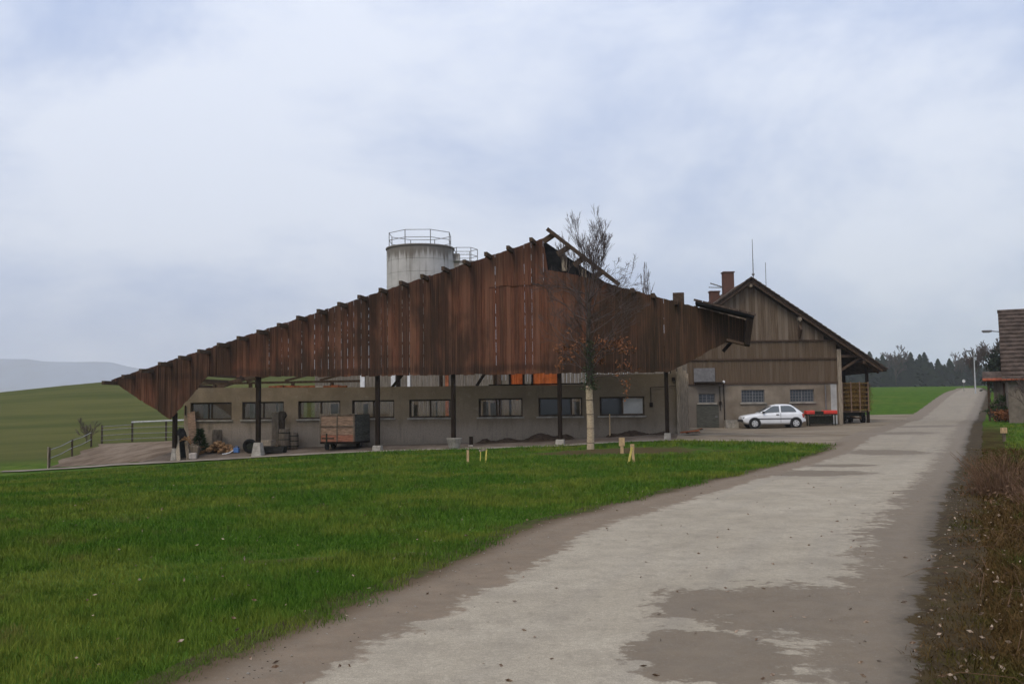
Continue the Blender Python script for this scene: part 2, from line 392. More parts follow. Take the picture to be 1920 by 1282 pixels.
def f_road(t):
    uv = t.xyz(t.uv()); u, v = uv[0], uv[1]; p = t.pos()
    n1 = t.noise(t.sc(p, (1, 1, 1)), .8, 5, .68); n2 = t.noise(p, 3.2, 5, .7); n3 = t.noise(p, 45, 3, .7); big = t.noise(p, .25, 3, .55)
    n4 = t.noise(p, 11, 4, .7); n5 = t.noise(p, 95, 2, .8); sp_ = t.noise(p, 210, 2, .8)
    k = t.m('SUBTRACT', t.m('ADD', t.m('ADD', t.m('MULTIPLY', n1, .42), t.m('MULTIPLY', n2, .36)), t.m('MULTIPLY', n4, .22)), .5)
    c = t.mix(t.step(t.m('ADD', t.m('MULTIPLY', n1, .5), t.m('MULTIPLY', big, .5)), .36, .64), (.375, .327, .248), (.455, .402, .312))
    # old worn wheel tracks
    tr = t.noise(t.sc(t.uv(), (1.6, .05, 1)), 1.2, 3, .5)
    c = t.mix(t.m('MULTIPLY', t.step(tr, .5, .68), .3), c, (.255, .235, .205))
    # damp asphalt: along the right-hand edge and in shallow hollows
    rb = t.m('ADD', t.m('SUBTRACT', u, 3.75), t.m('MULTIPLY', k, 3.2))
    wet = t.step(rb, -.12, .16)
    def hollow(cx, cyy, rx, ry, ang, lvl=.0, amp=2.6): return t.step(t.m('ADD', t.blob(p, cx, cyy, rx, ry, ang), t.m('MULTIPLY', k, amp)), lvl, lvl + .16)
    for q in ((2.35, 8.4, 1.25, 1.35, .5), (1.35, 6.9, .62, .9, -.1), (2.6, 6.3, .75, .9, 0), (7.6, 25.6, 1.7, 1.3, .2), (13.2, 35.5, 1.5, 1.5, .3), (9.5, 29.0, 1.2, .8, .2), (17.5, 45.5, 2.2, 1.2, .3), (22, 53, 2, 1.5, 0)):
        wet = t.m('MAXIMUM', wet, hollow(*q))
    c = t.mix(t.m('MULTIPLY', wet, .92), c, t.mix(t.step(n2, .3, .7), (.120, .088, .058), (.168, .126, .086)))
    # muddy left-hand edge
    lb = t.m('ADD', t.m('SUBTRACT', .85, u), t.m('MULTIPLY', k, 1.5))
    mud = t.step(lb, -.06, .10)
    c = t.mix(t.m('MULTIPLY', mud, .95), c, t.mix(t.step(n2, .3, .7), (.152, .108, .072), (.212, .154, .106)))
    c = t.mix(t.m('MULTIPLY', t.step(t.noise(p, 1.7, 5, .7), .42, .66), .30), c, (.17, .145, .115))
    c = t.mix(t.m('MULTIPLY', t.step(t.noise(t.sc(p, (1, .6, 1)), 6.5, 4, .7), .5, .7), .28), c, (.15, .128, .102))
    far = t.step(v, 20, 60)
    c = t.mix(t.m('MULTIPLY', far, .5), c, (.185, .158, .128))
    c = t.mix(t.m('MULTIPLY', t.step(n5, .44, .66), .5), c, (.15, .125, .092))
    gr = t.noise(p, 30, 6, .85)
    c = t.mix(t.m('MULTIPLY', t.step(gr, .40, .56), .34), c, (.17, .145, .11))
    c = t.mix(t.m('MULTIPLY', t.step(gr, .58, .70), .30), c, (.50, .45, .36))
    c = t.mix(t.m('MULTIPLY', t.step(sp_, .56, .74), .35), c, (.46, .43, .38))
    c = t.mix(t.m('MULTIPLY', t.step(n3, .5, .8), .28), c, (.11, .10, .088))
    le = t.m('ADD', t.m('SUBTRACT', .10, u), t.m('MULTIPLY', k, .5))
    c = t.mix(t.m('MULTIPLY', t.m('MULTIPLY', t.step(le, -.22, .14), t.step(v, 46, 41)), .85), c, (.070, .046, .024))
    re = t.m('ADD', t.m('SUBTRACT', u, 4.35), t.m('MULTIPLY', k, .9))
    c = t.mix(t.m('MULTIPLY', t.step(re, -.12, .2), .7), c, (.06, .05, .038))
    ve = t.m('ADD', t.m('SUBTRACT', u, 4.50), t.m('MULTIPLY', k, .8))
    c = t.mix(t.step(ve, -.02, .03), c, t.mix(t.step(n2, .35, .65), (.034, .021, .008), (.056, .038, .013)))
    we = t.m('ADD', t.m('MULTIPLY', u, -1.0), t.m('MULTIPLY', k, 1.0))
    c = t.mix(t.m('MULTIPLY', t.step(we, -.02, .04), t.step(v, 43.5, 41.5)), c, t.mix(t.step(n2, .35, .65), (.045, .036, .018), (.06, .07, .016)))
    return c, t.m('ADD', t.m('MULTIPLY', n3, .7), n2), .008, t.m('SUBTRACT', .92, t.m('MULTIPLY', wet, .2))
mk('road_surface', f_road, .9, .05)
def f_yard(t):
    p = t.pos(); a = t.noise(t.sc(p, (.5, 1.3, 1)), .5, 5, .65); b = t.noise(p, 5, 5, .7); c3 = t.noise(t.sc(p, (.35, 1.6, 1)), 1.0, 4, .6)
    c = t.mix(t.step(a, .35, .62), (.155, .122, .087), (.25, .208, .155))
    c = t.mix(t.m('MULTIPLY', t.step(c3, .5, .62), .6), c, (.125, .105, .083))
    return t.mix(t.m('MULTIPLY', t.step(b, .5, .75), .3), c, (.10, .085, .068)), b, .02
mk('yard_gravel', f_yard, .95, .15)
def f_strip(t):
    p = t.pos(); a = t.noise(p, .7, 5, .65); b = t.noise(p, 7, 4, .7)
    c = t.mix(t.step(a, .3, .7), (.175, .148, .115), (.275, .242, .195))
    return t.mix(t.m('MULTIPLY', t.step(b, .5, .72), .3), c, (.12, .11, .09)), b, .012
mk('strip_concrete', f_strip, .9, .2)
def f_stable(t):
    p = t.pos(); a = t.noise(p, .6, 5, .65); b = t.noise(p, 6, 5, .7)
    c = t.mix(t.step(a, .35, .65), (.085, .065, .05), (.155, .125, .10))
    return t.mix(t.m('MULTIPLY', t.step(b, .5, .72), .4), c, (.055, .042, .032)), b, .02
mk('trodden_earth', f_stable, .95, .15)
def f_ramp(t):
    p = t.pos(); a = t.noise(t.sc(p, (1.5, .4, 1)), .7, 5, .65); b = t.noise(p, 6, 4, .7)
    c = t.mix(t.step(a, .35, .65), (.115, .082, .056), (.20, .155, .115))
    return t.mix(t.m('MULTIPLY', t.step(b, .5, .72), .35), c, (.08, .062, .048)), b, .02
mk('ramp_concrete', f_ramp, .92, .2)
def f_blade(t):
    p = t.pos(); a = t.noise(p, .35, 3, .6); b = t.noise(p, 3.0, 3, .6); c = t.noise(p, 30, 2)
    g = t.mix(t.step(c, .3, .7), (.032, .092, .008), (.100, .180, .024))
    g = t.mix(t.m('MULTIPLY', t.step(a, .42, .62), .72), g, (.175, .195, .032))
    g = t.mix(t.m('MULTIPLY', t.step(b, .48, .66), .6), g, (.022, .062, .008))
    g = t.mix(t.m('MULTIPLY', t.step(t.noise(p, 1.1, 4, .65), .58, .70), .55), g, (.13, .105, .04))
    return (g,)
mk('grass_blade', f_blade, .75, .2)
def f_dry(t):
    p = t.pos(); a = t.noise(p, 1.2, 3, .6); b = t.noise(p, 40, 2)
    c = t.mix(t.step(b, .3, .7), (.048, .029, .011), (.120, .074, .030))
    return (t.mix(t.m('MULTIPLY', t.step(a, .5, .64), .75), c, (.040, .056, .009)),)
mk('dry_blade', f_dry, .85, .15)
mk('dead_leaf', lambda t: (t.mix(t.step(t.noise(t.pos(), 25, 2), .35, .65), (.11, .065, .04), (.36, .28, .21)),), .8, .2)
tone('hazed_far_hill', (.11, .145, .215), .25, .004, 1, 0, 0)  # air haze painted in: wooded hill toned paler and bluer
tone('dry_stalk', (.16, .098, .062), .3, 8, .9, .15)

# ------------------------------------------------------------------ mesh helpers
class MB:
    def __init__(s): s.v = []; s.f = []
    def add(s, vs, fs):
        k = len(s.v); s.v += [tuple(q) for q in vs]; s.f += [tuple(i + k for i in f) for f in fs]; return s
    def box(s, c, d, rot=None):
        x, y, z = d[0] / 2, d[1] / 2, d[2] / 2
        P = [Vector(q) for q in ((-x, -y, -z), (x, -y, -z), (x, y, -z), (-x, y, -z), (-x, -y, z), (x, -y, z), (x, y, z), (-x, y, z))]
        if rot is not None: P = [rot @ q for q in P]
        c = Vector(c)
        return s.add([q + c for q in P], [(0, 3, 2, 1), (4, 5, 6, 7), (0, 1, 5, 4), (1, 2, 6, 5), (2, 3, 7, 6), (3, 0, 4, 7)])
    def box2(s, a, b): return s.box([(a[i] + b[i]) / 2 for i in range(3)], [abs(b[i] - a[i]) for i in range(3)])
    def beam(s, a, b, w_, h_, up=(0, 0, 1)):
        a, b = Vector(a), Vector(b); d = (b - a); L_ = d.length; d.normalize()
        up = Vector(up)
        if abs(d.dot(up)) > .98: up = Vector((0, 1, 0))
        sd = d.cross(up).normalized(); u_ = sd.cross(d)
        M_ = Matrix((sd, d, u_)).transposed()
        return s.box((a + b) / 2, (w_, L_, h_), M_)
    def tube(s, pts, rad, n=6, caps=True):
        pts = [Vector(q) for q in pts]; k = len(s.v)
        if not isinstance(rad, (list, tuple)): rad = [rad] * len(pts)
        ref = Vector((0, 0, 1))
        for i, q in enumerate(pts):
            d = (pts[min(i + 1, len(pts) - 1)] - pts[max(i - 1, 0)])
            d = d.normalized() if d.length > 1e-9 else Vector((0, 0, 1))
            rr = ref if abs(d.dot(ref)) < .95 else Vector((1, 0, 0))
            a = d.cross(rr).normalized(); b = d.cross(a)
            for j in range(n):
                t = 2 * math.pi * j / n
                s.v.append(tuple(q + (a * math.cos(t) + b * math.sin(t)) * rad[i]))
        for i in range(len(pts) - 1):
            for j in range(n):
                s.f.append((k + i * n + j, k + i * n + (j + 1) % n, k + (i + 1) * n + (j + 1) % n, k + (i + 1) * n + j))
        if caps:
            s.f.append(tuple(k + j for j in range(n - 1, -1, -1))); e = k + (len(pts) - 1) * n
            s.f.append(tuple(e + j for j in range(n)))
        return s
    def prism(s, poly, y0, y1):
        """polygon in the x-z plane pushed through from y0 to y1"""
        n = len(poly); vs = [(p[0], y0, p[1]) for p in poly] + [(p[0], y1, p[1]) for p in poly]
        fs = [tuple(range(n)), tuple(range(2 * n - 1, n - 1, -1))]
        fs += [(i, i + n, (i + 1) % n + n, (i + 1) % n) for i in range(n)]
        return s.add(vs, fs)
    def lathe(s, prof, n=16, c=(0, 0, 0)):
        k = len(s.v)
        for r_, z in prof:
            for j in range(n):
                t = 2 * math.pi * j / n; s.v.append((c[0] + r_ * math.cos(t), c[1] + r_ * math.sin(t), c[2] + z))
        for i in range(len(prof) - 1):
            for j in range(n):
                s.f.append((k + i * n + j, k + i * n + (j + 1) % n, k + (i + 1) * n + (j + 1) % n, k + (i + 1) * n + j))
        s.f.append(tuple(k + j for j in range(n - 1, -1, -1))); e = k + (len(prof) - 1) * n
        s.f.append(tuple(e + j for j in range(n)))
        return s
    def build(s, name, mat, parent=None, smooth=False, bevel=0):
        me = bpy.data.meshes.new(name); me.from_pydata(s.v, [], s.f); me.validate(); me.update()
        me.materials.append(MATS[mat])
        o = bpy.data.objects.new(name, me); col.objects.link(o)
        if parent is not None: o.parent = parent
        if smooth:
            for p_ in me.polygons: p_.use_smooth = True
        if bevel:
            b = o.modifiers.new('bevel', 'BEVEL'); b.width = bevel; b.segments = 2; b.limit_method = 'ANGLE'; b.angle_limit = R(40)
        return o
def rawmesh(name, V, F, mat, parent=None, smooth=False):
    """V (n,3) array, F (m,k) array of faces of equal size"""
    me = bpy.data.meshes.new(name); F = np.asarray(F, np.int32); V = np.asarray(V, np.float32); k = F.shape[1]
    me.vertices.add(len(V)); me.vertices.foreach_set('co', V.ravel())
    me.loops.add(F.size); me.loops.foreach_set('vertex_index', F.ravel())
    me.polygons.add(len(F)); me.polygons.foreach_set('loop_start', np.arange(0, F.size, k, dtype=np.int32))
    me.polygons.foreach_set('loop_total', np.full(len(F), k, np.int32))
    if smooth: me.polygons.foreach_set('use_smooth', np.ones(len(F), bool))
    me.update(calc_edges=True); me.validate()
    me.materials.append(MATS[mat])
    o = bpy.data.objects.new(name, me); col.objects.link(o)
    if parent is not None: o.parent = parent
    return o
def tag(o, label, cat, group=None):
    o['label'] = label; o['category'] = cat
    if group: o['group'] = group
    return o
def thing(name, label, cat, loc=(0, 0, 0), rz=0.0, group=None):
    o = bpy.data.objects.new(name, None); col.objects.link(o); o.empty_display_size = .2
    o.location = loc; o.rotation_euler = (0, 0, rz)
    return tag(o, label, cat, group)
def struct(o): o['kind'] = 'structure'; return o
def stuff(o, label=None, cat=None):
    o['kind'] = 'stuff'
    if label: o['label'] = label; o['category'] = cat
    return o
def copy_tree(o, parent=None):
    c = o.copy(); col.objects.link(c)
    if parent is not None: c.parent = parent
    for ch in list(o.children): copy_tree(ch, c)
    return c

# ------------------------------------------------------------------ the setting
def grid_sheet(name, xs, ys, mat, dz=0.0):
    X, Y = np.meshgrid(xs, ys); Zz = Zr(X, Y) + dz
    V = np.stack([X, Y, Zz], -1).reshape(-1, 3); nx, ny = len(xs), len(ys)
    i = (np.arange(ny - 1)[:, None] * nx + np.arange(nx - 1)[None]).ravel()
    return struct(rawmesh(name, V, np.stack([i, i + 1, i + nx + 1, i + nx], 1), mat, smooth=True))
def sym(a): return a
gx = np.concatenate([-np.geomspace(4800, 32, 40), np.arange(-31, 36, .6), np.geomspace(37, 4800, 40)])
gy = np.concatenate([-np.geomspace(4800, 6, 26), np.arange(-5, 72, .6), np.arange(73, 180, 3), np.geomspace(185, 4800, 40)])
grid_sheet('ground', gx, gy, 'grass_ground')

def loft_sheet(name, rows, mat, dz, nx=24, uvscale=None):
    """rows: list of (left point, right point) on the ground; a draped sheet"""
    V = []; UV = []
    for k, (a, b, v) in enumerate(rows):
        for j in range(nx + 1):
            t = j / nx; V.append((a[0] + (b[0] - a[0]) * t, a[1] + (b[1] - a[1]) * t)); UV.append((t * 4.6 if not uvscale else uvscale[0] + t * (uvscale[1] - uvscale[0]), v))
    V = np.array(V); z = Zr(V[:, 0], V[:, 1]) + dz
    P = np.c_[V, z]; n = nx + 1; i = (np.arange(len(rows) - 1)[:, None] * n + np.arange(nx)[None]).ravel()
    F = np.stack([i, i + 1, i + n + 1, i + n], 1)
    o = rawmesh(name, P, F, mat, smooth=True)
    uvl = o.data.uv_layers.new(name='UVMap'); UV = np.array(UV, np.float32)
    uvl.data.foreach_set('uv', UV[F.ravel()].ravel())
    return struct(o)
LE = np.array([(-8.5, -8), (-2.12, 6.45), (-1.31, 9), (.28, 14.7), (3.97, 22.15), (11.5, 36.75), (24.5, 63), (47.4, 109.5), (63.4, 142.5), (73, 163)])
RE = np.array([(-3.6, -8), (2.53, 6.25), (3.62, 8.75), (7.77, 17.7), (14.5, 32), (27.4, 59.2), (49.9, 105), (57.2, 120), (67.3, 142.5), (76.6, 163)])
def road_l(y): return float(np.interp(y, LE[:, 1], LE[:, 0]))
def road_r(y): return float(np.interp(y, RE[:, 1], RE[:, 0]))
rows = []
for y in np.concatenate([np.arange(-7.5, 40, .35), np.arange(40, 163, 1.2)]):
    jl = .04 * math.sin(y * 1.3) + .03 * math.sin(y * 3.1 + 1); jr = .03 * math.sin(y * 1.1 + 2) + .03 * math.sin(y * 2.9)
    rows.append(((road_l(y) + jl - .3, y), (road_r(y) + jr + .45, y), y * 1.12))
loft_sheet('road', rows, 'road_surface', .022, 28, (-.27, 5.0))
rows = []
YL = np.array([(39.0, 12.2), (39.5, 11.3), (40.1, 9.6), (40.6, 7.0), (40.9, 5.3), (42.5, 6.2), (44.5, 7.3), (60, 10), (76, 13)])
for y in np.arange(38.9, 75.2, .5):
    xl = float(np.interp(y, YL[:, 0], YL[:, 1])) + .15 * math.sin(y * 3)
    rows.append(((xl, y), (road_l(y) + .5, y), y))
loft_sheet('yard', rows, 'yard_gravel', .016, 30)
# barn frame of reference: u along the stable wall, out towards the camera
BO = Vector((-16.1, 49.0, 0)); BE = Vector((.9797, -.2004, 0)); BN = Vector((-.2004, -.9797, 0)); BROT = math.atan2(-.2004, .9797)
def bw(u, o, z=None):
    P = BO + BE * u + BN * o
    P.z = Z(P.x, P.y) if z is None else z
    return P
def bz(u, o): return bw(u, o).z
rows = []
for u_ in np.arange(-7.6, 24.6, .4):
    o0 = 3.25 if u_ > -1 else 3.0
    o1 = 4.05 + .10 * math.sin(u_ * 1.7) + .05 * math.sin(u_ * 5) + (.12 if 2 < u_ < 8 else 0) - (.45 * max(0, (u_ - 20) / 4)) - (.5 * max(0, (-u_ - 3) / 4.5))
    a, b = bw(u_, o0), bw(u_, o1)
    rows.append(((b.x, b.y), (a.x, a.y), u_))
loft_sheet('concrete_path', rows, 'strip_concrete', .05, 6)
rows = []
for u_ in np.arange(-.6, 24.4, .5):
    a, b = bw(u_, -14.5), bw(u_, 3.3); rows.append(((b.x, b.y), (a.x, a.y), u_))
loft_sheet('barn_yard', rows, 'trodden_earth', .025, 30)
rows = []
for t in np.linspace(0, 1, 24):
    a = (-22.5 + t * (-25.0 + 22.5), 48.2 + t * (60.8 - 48.2)); b = (-16.2 + t * 1.4, 46.1 + t * 13)
    j = .25 * math.sin(t * 17)
    rows.append(((a[0] + j, a[1]), b, t))
loft_sheet('ramp', rows, 'ramp_concrete', .02, 14)

# far hills
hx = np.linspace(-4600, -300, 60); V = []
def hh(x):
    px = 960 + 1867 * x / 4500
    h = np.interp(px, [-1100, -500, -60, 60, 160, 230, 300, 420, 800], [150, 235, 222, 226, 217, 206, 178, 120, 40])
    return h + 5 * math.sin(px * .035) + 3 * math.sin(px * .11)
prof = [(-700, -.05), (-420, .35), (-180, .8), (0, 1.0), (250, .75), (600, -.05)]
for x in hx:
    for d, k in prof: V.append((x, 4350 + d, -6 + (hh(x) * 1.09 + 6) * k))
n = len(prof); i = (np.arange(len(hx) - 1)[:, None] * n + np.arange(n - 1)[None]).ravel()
struct(rawmesh('hills', np.array(V), np.stack([i, i + n, i + n + 1, i + 1], 1), 'hazed_far_hill', smooth=True))

# ------------------------------------------------------------------ barn
barn = thing('barn', 'large brown timber barn with boarded gable, stripped roof and low grey stable wall', 'barn', BO, BROT)
def top_line(u): return float(np.interp(u, [-2.08, 18.46, 18.461, 21.0, 21.66, 24.96, 26.98], [3.31, 9.02, 7.72, 7.08, 6.83, 5.84, 5.23]))
def bot_line(u): return float(np.interp(u, [-2.08, 1.0, 2.85, 8.3, 14, 23.69, 24.47, 26.0, 26.98], [3.28, 1.45, 3.40, 3.27, 3.24, 3.19, 3.55, 4.37, 4.2]))
brk = [-2.08, 1.0, 2.85, 8.3, 14, 18.46, 21.0, 21.66, 23.69, 24.47, 24.96, 26.0]
def gap_chance(u):
    if 4.5 < u < 12.5: return .72
    if 15.5 < u < 18.4: return .45
    return .03
u = -2.08; k = 0
while u < 26.95:
    wd = rng.uniform(.135, .185)
    u1 = min(u + wd, 26.98)
    if abs(u1 - 18.46) < .12: u1 = 18.46
    g = rng.uniform(.004, .010) if rng.random() < gap_chance(u) else -.012
    a, b = u, u1 - g
    yj = -3.0 - (.018 if k % 2 else 0) + rng.uniform(-.004, .004)
    jt, jb = rng.uniform(-.03, .02), rng.uniform(-.035, .03)
    mid = [q for q in brk if a + .01 < q < b - .01]
    eps = 1e-4
    lo = [(q, bot_line(q) + jb) for q in [a] + mid + [b]]
    hi = [(q, top_line(q - eps if abs(q - 18.46) < .02 else q) + jt) for q in [b] + mid[::-1] + [a]]
    if 15.9 < a and b <= 18.5 or (18.4 < a and b < 21.3 and False):
        sz = 7.12 + rng.uniform(-.03, .03)
        MB().prism(lo + [(b, sz), (a, sz)], yj, yj + .024).build('board', 'barn_board', barn)
        MB().prism([(a, sz - .10), (b, sz - .10)] + hi, yj - .030, yj - .006).build('board', 'barn_board', barn)
    else:
        # leave out boards that are too short to show
        if max(h_[1] for h_ in hi) - min(l_[1] for l_ in lo) > .05:
            MB().prism(lo + hi, yj, yj + .024).build('board', 'barn_board', barn)
    u = u1; k += 1
# horizontal rails the boards are nailed to
for z in np.arange(3.55, 8.8, .56):
    us = [q for q in np.arange(-2, 27, .1) if bot_line(q) + .05 < z - .06 and z + .06 < top_line(q) - .05]
    if us: MB().box2((us[0], -2.955, z - .06), (us[-1], -2.865, z + .06)).build('rail', 'timber', barn)
def slope_l(u): return 3.31 + (u + 2.08) * .278
def rafter(a, b, y, wd=.14, h=.24): MB().beam((a[0], y, a[1]), (b[0], y, b[1]), wd, h).build('rafter', 'timber', barn)
for y in (-2.77, 6.0):
    rafter((-1.7, slope_l(-1.7) - .34), (18.3, slope_l(18.3) - .34), y)
    rafter((18.5, 8.72), (21.3, 6.62), y); rafter((21.3, 6.6), (26.6, 5.02), y)
# purlins: their sawn ends stick out past the boards, the roof they carried is gone
for i in range(22):
    u_ = -1.85 + i * .947
    zt = 3.23 + (u_ + 1.85) * .2857 + rng.uniform(-.02, .02)
    if i == 21: u_ += .05
    yo = -3.95 + rng.uniform(-.10, .08)
    MB().box2((u_ - .06, yo, zt - .17), (u_ + .075, 6.3, zt)).build('purlin', 'timber', barn)
for u_, dz in ((22.25, .05), (23.1, .06), (24.05, .04)):
    zt = top_line(u_) + dz
    MB().box2((u_ - .08, -3.35, zt - .2), (u_ + .08, 6.3, zt)).build('purlin', 'timber', barn)
# raised verge rafter on the right-hand slope with its blocks
MB().beam((18.70, -3.30, 9.36), (21.72, -3.30, 6.86), .16, .17, (0, -1, 0)).build('verge_rafter', 'timber', barn)
for a, b in (((18.50, 8.86), (18.98, 9.16)), ((19.10, 8.28), (19.66, 8.62)), ((19.80, 7.78), (20.28, 8.12)), ((20.58, 7.20), (21.02, 7.48))):
    MB().beam((a[0], -3.12, a[1]), (b[0], -3.12, b[1]), .22, .15, (0, -1, 0)).build('verge_block', 'timber', barn)
MB().prism([(18.47, 7.5), (21.1, 6.9), (21.1, 7.04), (18.47, 8.93)], -2.86, -2.82).build('shade_panel', 'felt_and_shade', barn)  # dark panel standing in for the shaded opening below the ridge
MB().box2((19.26, -3.02, 7.58), (19.47, -2.9, 8.22)).build('plank', 'pale_timber', barn)
MB().box2((20.10, -3.0, 7.28), (20.17, -2.9, 7.62)).build('plank', 'pale_timber', barn)
MB().box2((20.24, -3.0, 7.25), (20.31, -2.9, 7.58)).build('plank', 'pale_timber', barn)
MB().box2((23.9, -2.84, 5.9), (24.36, -2.5, 6.5)).build('purlin_stub', 'timber', barn)
# what is left of the roof at the right-hand eave
m = MB(); m.beam((24.85, -3.45, 5.96), (27.15, -3.45, 5.30), 1.3, .10); m.build('roof_remnant', 'felt_and_shade', barn)
for k in range(7):
    q = k / 6; m = MB(); m.box((24.95 + q * 2.1, -4.08 + rng.uniform(-.03, .03), 6.0 - q * .60), (.34, .10, .08), Matrix.Rotation(R(16), 3, 'Y')); m.build('roof_tile', 'roof_tile', barn)
MB().prism([(26.72, 4.2), (26.95, 4.16), (27.12, 5.22), (26.86, 5.30)], -4.0, -2.9).build('eave_board', 'dark_timber', barn)
MB().beam((26.05, -3.6, 4.42), (26.86, -3.6, 4.18), .5, .10).build('soffit_board', 'timber', barn)
MB().beam((25.9, -2.7, 4.0), (26.8, -2.7, 5.0), .14, .14).build('brace', 'dark_timber', barn)
# posts on concrete footings
for u_, zt, zb, fw, fh, pw in ((1.08, 1.75, .12, .30, .62, .17), (5.22, 3.5, .36, .50, .66, .18), (10.90, 3.5, .20, .42, .26, .17), (14.36, 3.5, .25, .34, .24, .17), (19.04, 3.5, .42, .40, .26, .17), (23.55, 3.5, .66, .30, .30, .16)):
    MB().box2((u_ - pw / 2, -2.85, zb - .02), (u_ + pw / 2, -2.85 + pw, zt)).build('post', 'dark_timber', barn)
    g = bz(u_, 2.78) - .1; m = MB(); kx = .62 if u_ < 6 else .85
    yc = -2.85 + pw / 2
    a, b = fw / 2, fw / 2 * kx
    m.add([(u_ - a, yc - a, g), (u_ + a, yc - a, g), (u_ + a, yc + a, g), (u_ - a, yc + a, g), (u_ - b, yc - b, zb), (u_ + b, yc - b, zb), (u_ + b, yc + b, zb), (u_ - b, yc + b, zb)],
          [(0, 3, 2, 1), (4, 5, 6, 7), (0, 1, 5, 4), (1, 2, 6, 5), (2, 3, 7, 6), (3, 0, 4, 7)])
    m.build('footing', 'concrete', barn, bevel=.02)
for u_ in (0.9, 9.0, 17.0, 23.4):
    MB().box2((u_ - .09, 5.9, bz(u_, -6) - .1), (u_ + .09, 6.1, min(slope_l(u_), top_line(u_)) - .3)).build('post', 'dark_timber', barn)
# stable wall with its window openings
WIN = [(.29, 2.48), (3.03, 5.20), (5.93, 8.07), (8.66, 10.75), (11.48, 13.49), (14.82, 16.89), (17.62, 19.64), (20.42, 22.43)]
ZS, ZH = 1.38, 2.23
def wall_panel(xs, zs, holes, y0, y1, ztop):
    """wall in x-z with holes; ztop(x) gives its upper edge"""
    m = MB(); zs = list(zs)
    def inh(a, b, c, d): return any(a >= h[0] - 1e-6 and b <= h[1] + 1e-6 and c >= h[2] - 1e-6 and d <= h[3] + 1e-6 for h in holes)
    for i in range(len(xs) - 1):
        for j in range(len(zs)):
            a, b, c = xs[i], xs[i + 1], zs[j]
            d0, d1 = (zs[j + 1], zs[j + 1]) if j < len(zs) - 1 else (ztop(a), ztop(b))
            if j < len(zs) - 1 and inh(a, b, c, d0): continue
            m.add([(a, y0, c), (b, y0, c), (b, y0, d1), (a, y0, d0)], [(0, 1, 2, 3)])
            m.add([(a, y1, c), (b, y1, c), (b, y1, d1), (a, y1, d0)], [(3, 2, 1, 0)])
            if j == len(zs) - 1: m.add([(a, y0, d0), (b, y0, d1), (b, y1, d1), (a, y1, d0)], [(0, 1, 2, 3)])
    for a, b, c, d in holes:
        m.add([(a, y0, c), (b, y0, c), (b, y1, c), (a, y1, c)], [(0, 1, 2, 3)]); m.add([(a, y0, d), (b, y0, d), (b, y1, d), (a, y1, d)], [(3, 2, 1, 0)])
        m.add([(a, y0, c), (a, y0, d), (a, y1, d), (a, y1, c)], [(3, 2, 1, 0)]); m.add([(b, y0, c), (b, y0, d), (b, y1, d), (b, y1, c)], [(0, 1, 2, 3)])
    for x in (xs[0], xs[-1]):
        m.add([(x, y0, zs[0]), (x, y1, zs[0]), (x, y1, ztop(x)), (x, y0, ztop(x))], [(0, 1, 2, 3)])
    return m
xs = sorted({-.05, 23.86, 19.9, 19.95} | {q for w_ in WIN for q in w_})
wt = lambda x: float(np.interp(x, [-.05, 8, 19.9, 19.95, 24], [2.96, 2.86, 2.79, 3.24, 3.22]))
wall_panel(xs, [-.5, ZS, ZH], [(a, b, ZS, ZH) for a, b in WIN], 0, .28, wt).build('wall', 'plaster', barn)
for i, (a, b) in enumerate(WIN):
    wn = bpy.data.objects.new('window', None); col.objects.link(wn); wn.parent = barn; wn.location = (a, 0, ZS); wn.empty_display_size = .1
    W_, H_ = b - a, ZH - ZS
    m = MB(); f = .075
    m.box2((0, .10, 0), (W_, .16, f)); m.box2((0, .10, H_ - f), (W_, .16, H_)); m.box2((0, .10, f), (f, .16, H_ - f)); m.box2((W_ - f, .10, f), (W_, .16, H_ - f))
    ms = {0: (.42, .50), 1: (.5,), 2: (.53,), 3: (.5,), 4: (.5,), 5: (.40, .47), 6: (.5, .74), 7: (.5,)}[i]
    for q in ms: m.box2((W_ * q - .035, .098, f), (W_ * q + .035, .162, H_ - f))
    m.build('frame', 'frame_wood', wn)
    eds = [f] + [q for z_ in ms for q in (W_ * z_ - .035, W_ * z_ + .035)] + [W_ - f]
    for q in range(0, len(eds), 2):
        dark = (i, q // 2) in ((0, 0), (0, 2), (1, 0), (6, 0), (6, 1), (7, 0))
        MB().box2((eds[q], .125, f), (eds[q + 1], .133, H_ - f)).build('pane', 'dark_glass' if dark and i in (6, 7) else 'window_glass', wn)
    if i in (0, 1):
        for p0, p1 in (((.27, .40), (.425, .50)) if i == 0 else ((.14, .25), (.78, .83), (.86, .95))):
            MB().box2((W_ * p0, .2, f), (W_ * p1, .225, H_ - f * 1.2)).build('curtain', 'white_paint', wn)
    for p0, p1 in {2: ((.72, .9),), 3: ((.22, .33),), 4: ((.06, .16), (.60, .64)), 5: ((.07, .19), (.24, .36)), 6: ((.80, .92),)}.get(i, ()):
        MB().box2((W_ * p0, .3, f), (W_ * p1, .32, H_ * rng.uniform(.7, .95))).build('curtain', 'pale_inner', wn)
    if i == 7: MB().box2((W_ * .53, .11, f + .02), (W_ - f - .02, .121, H_ - f - .02)).build('blind', 'pale_inner', wn)
    MB().box2((-.08, -.07, -.075), (W_ + .08, .10, -.003)).build('sill', 'concrete_sill', wn)
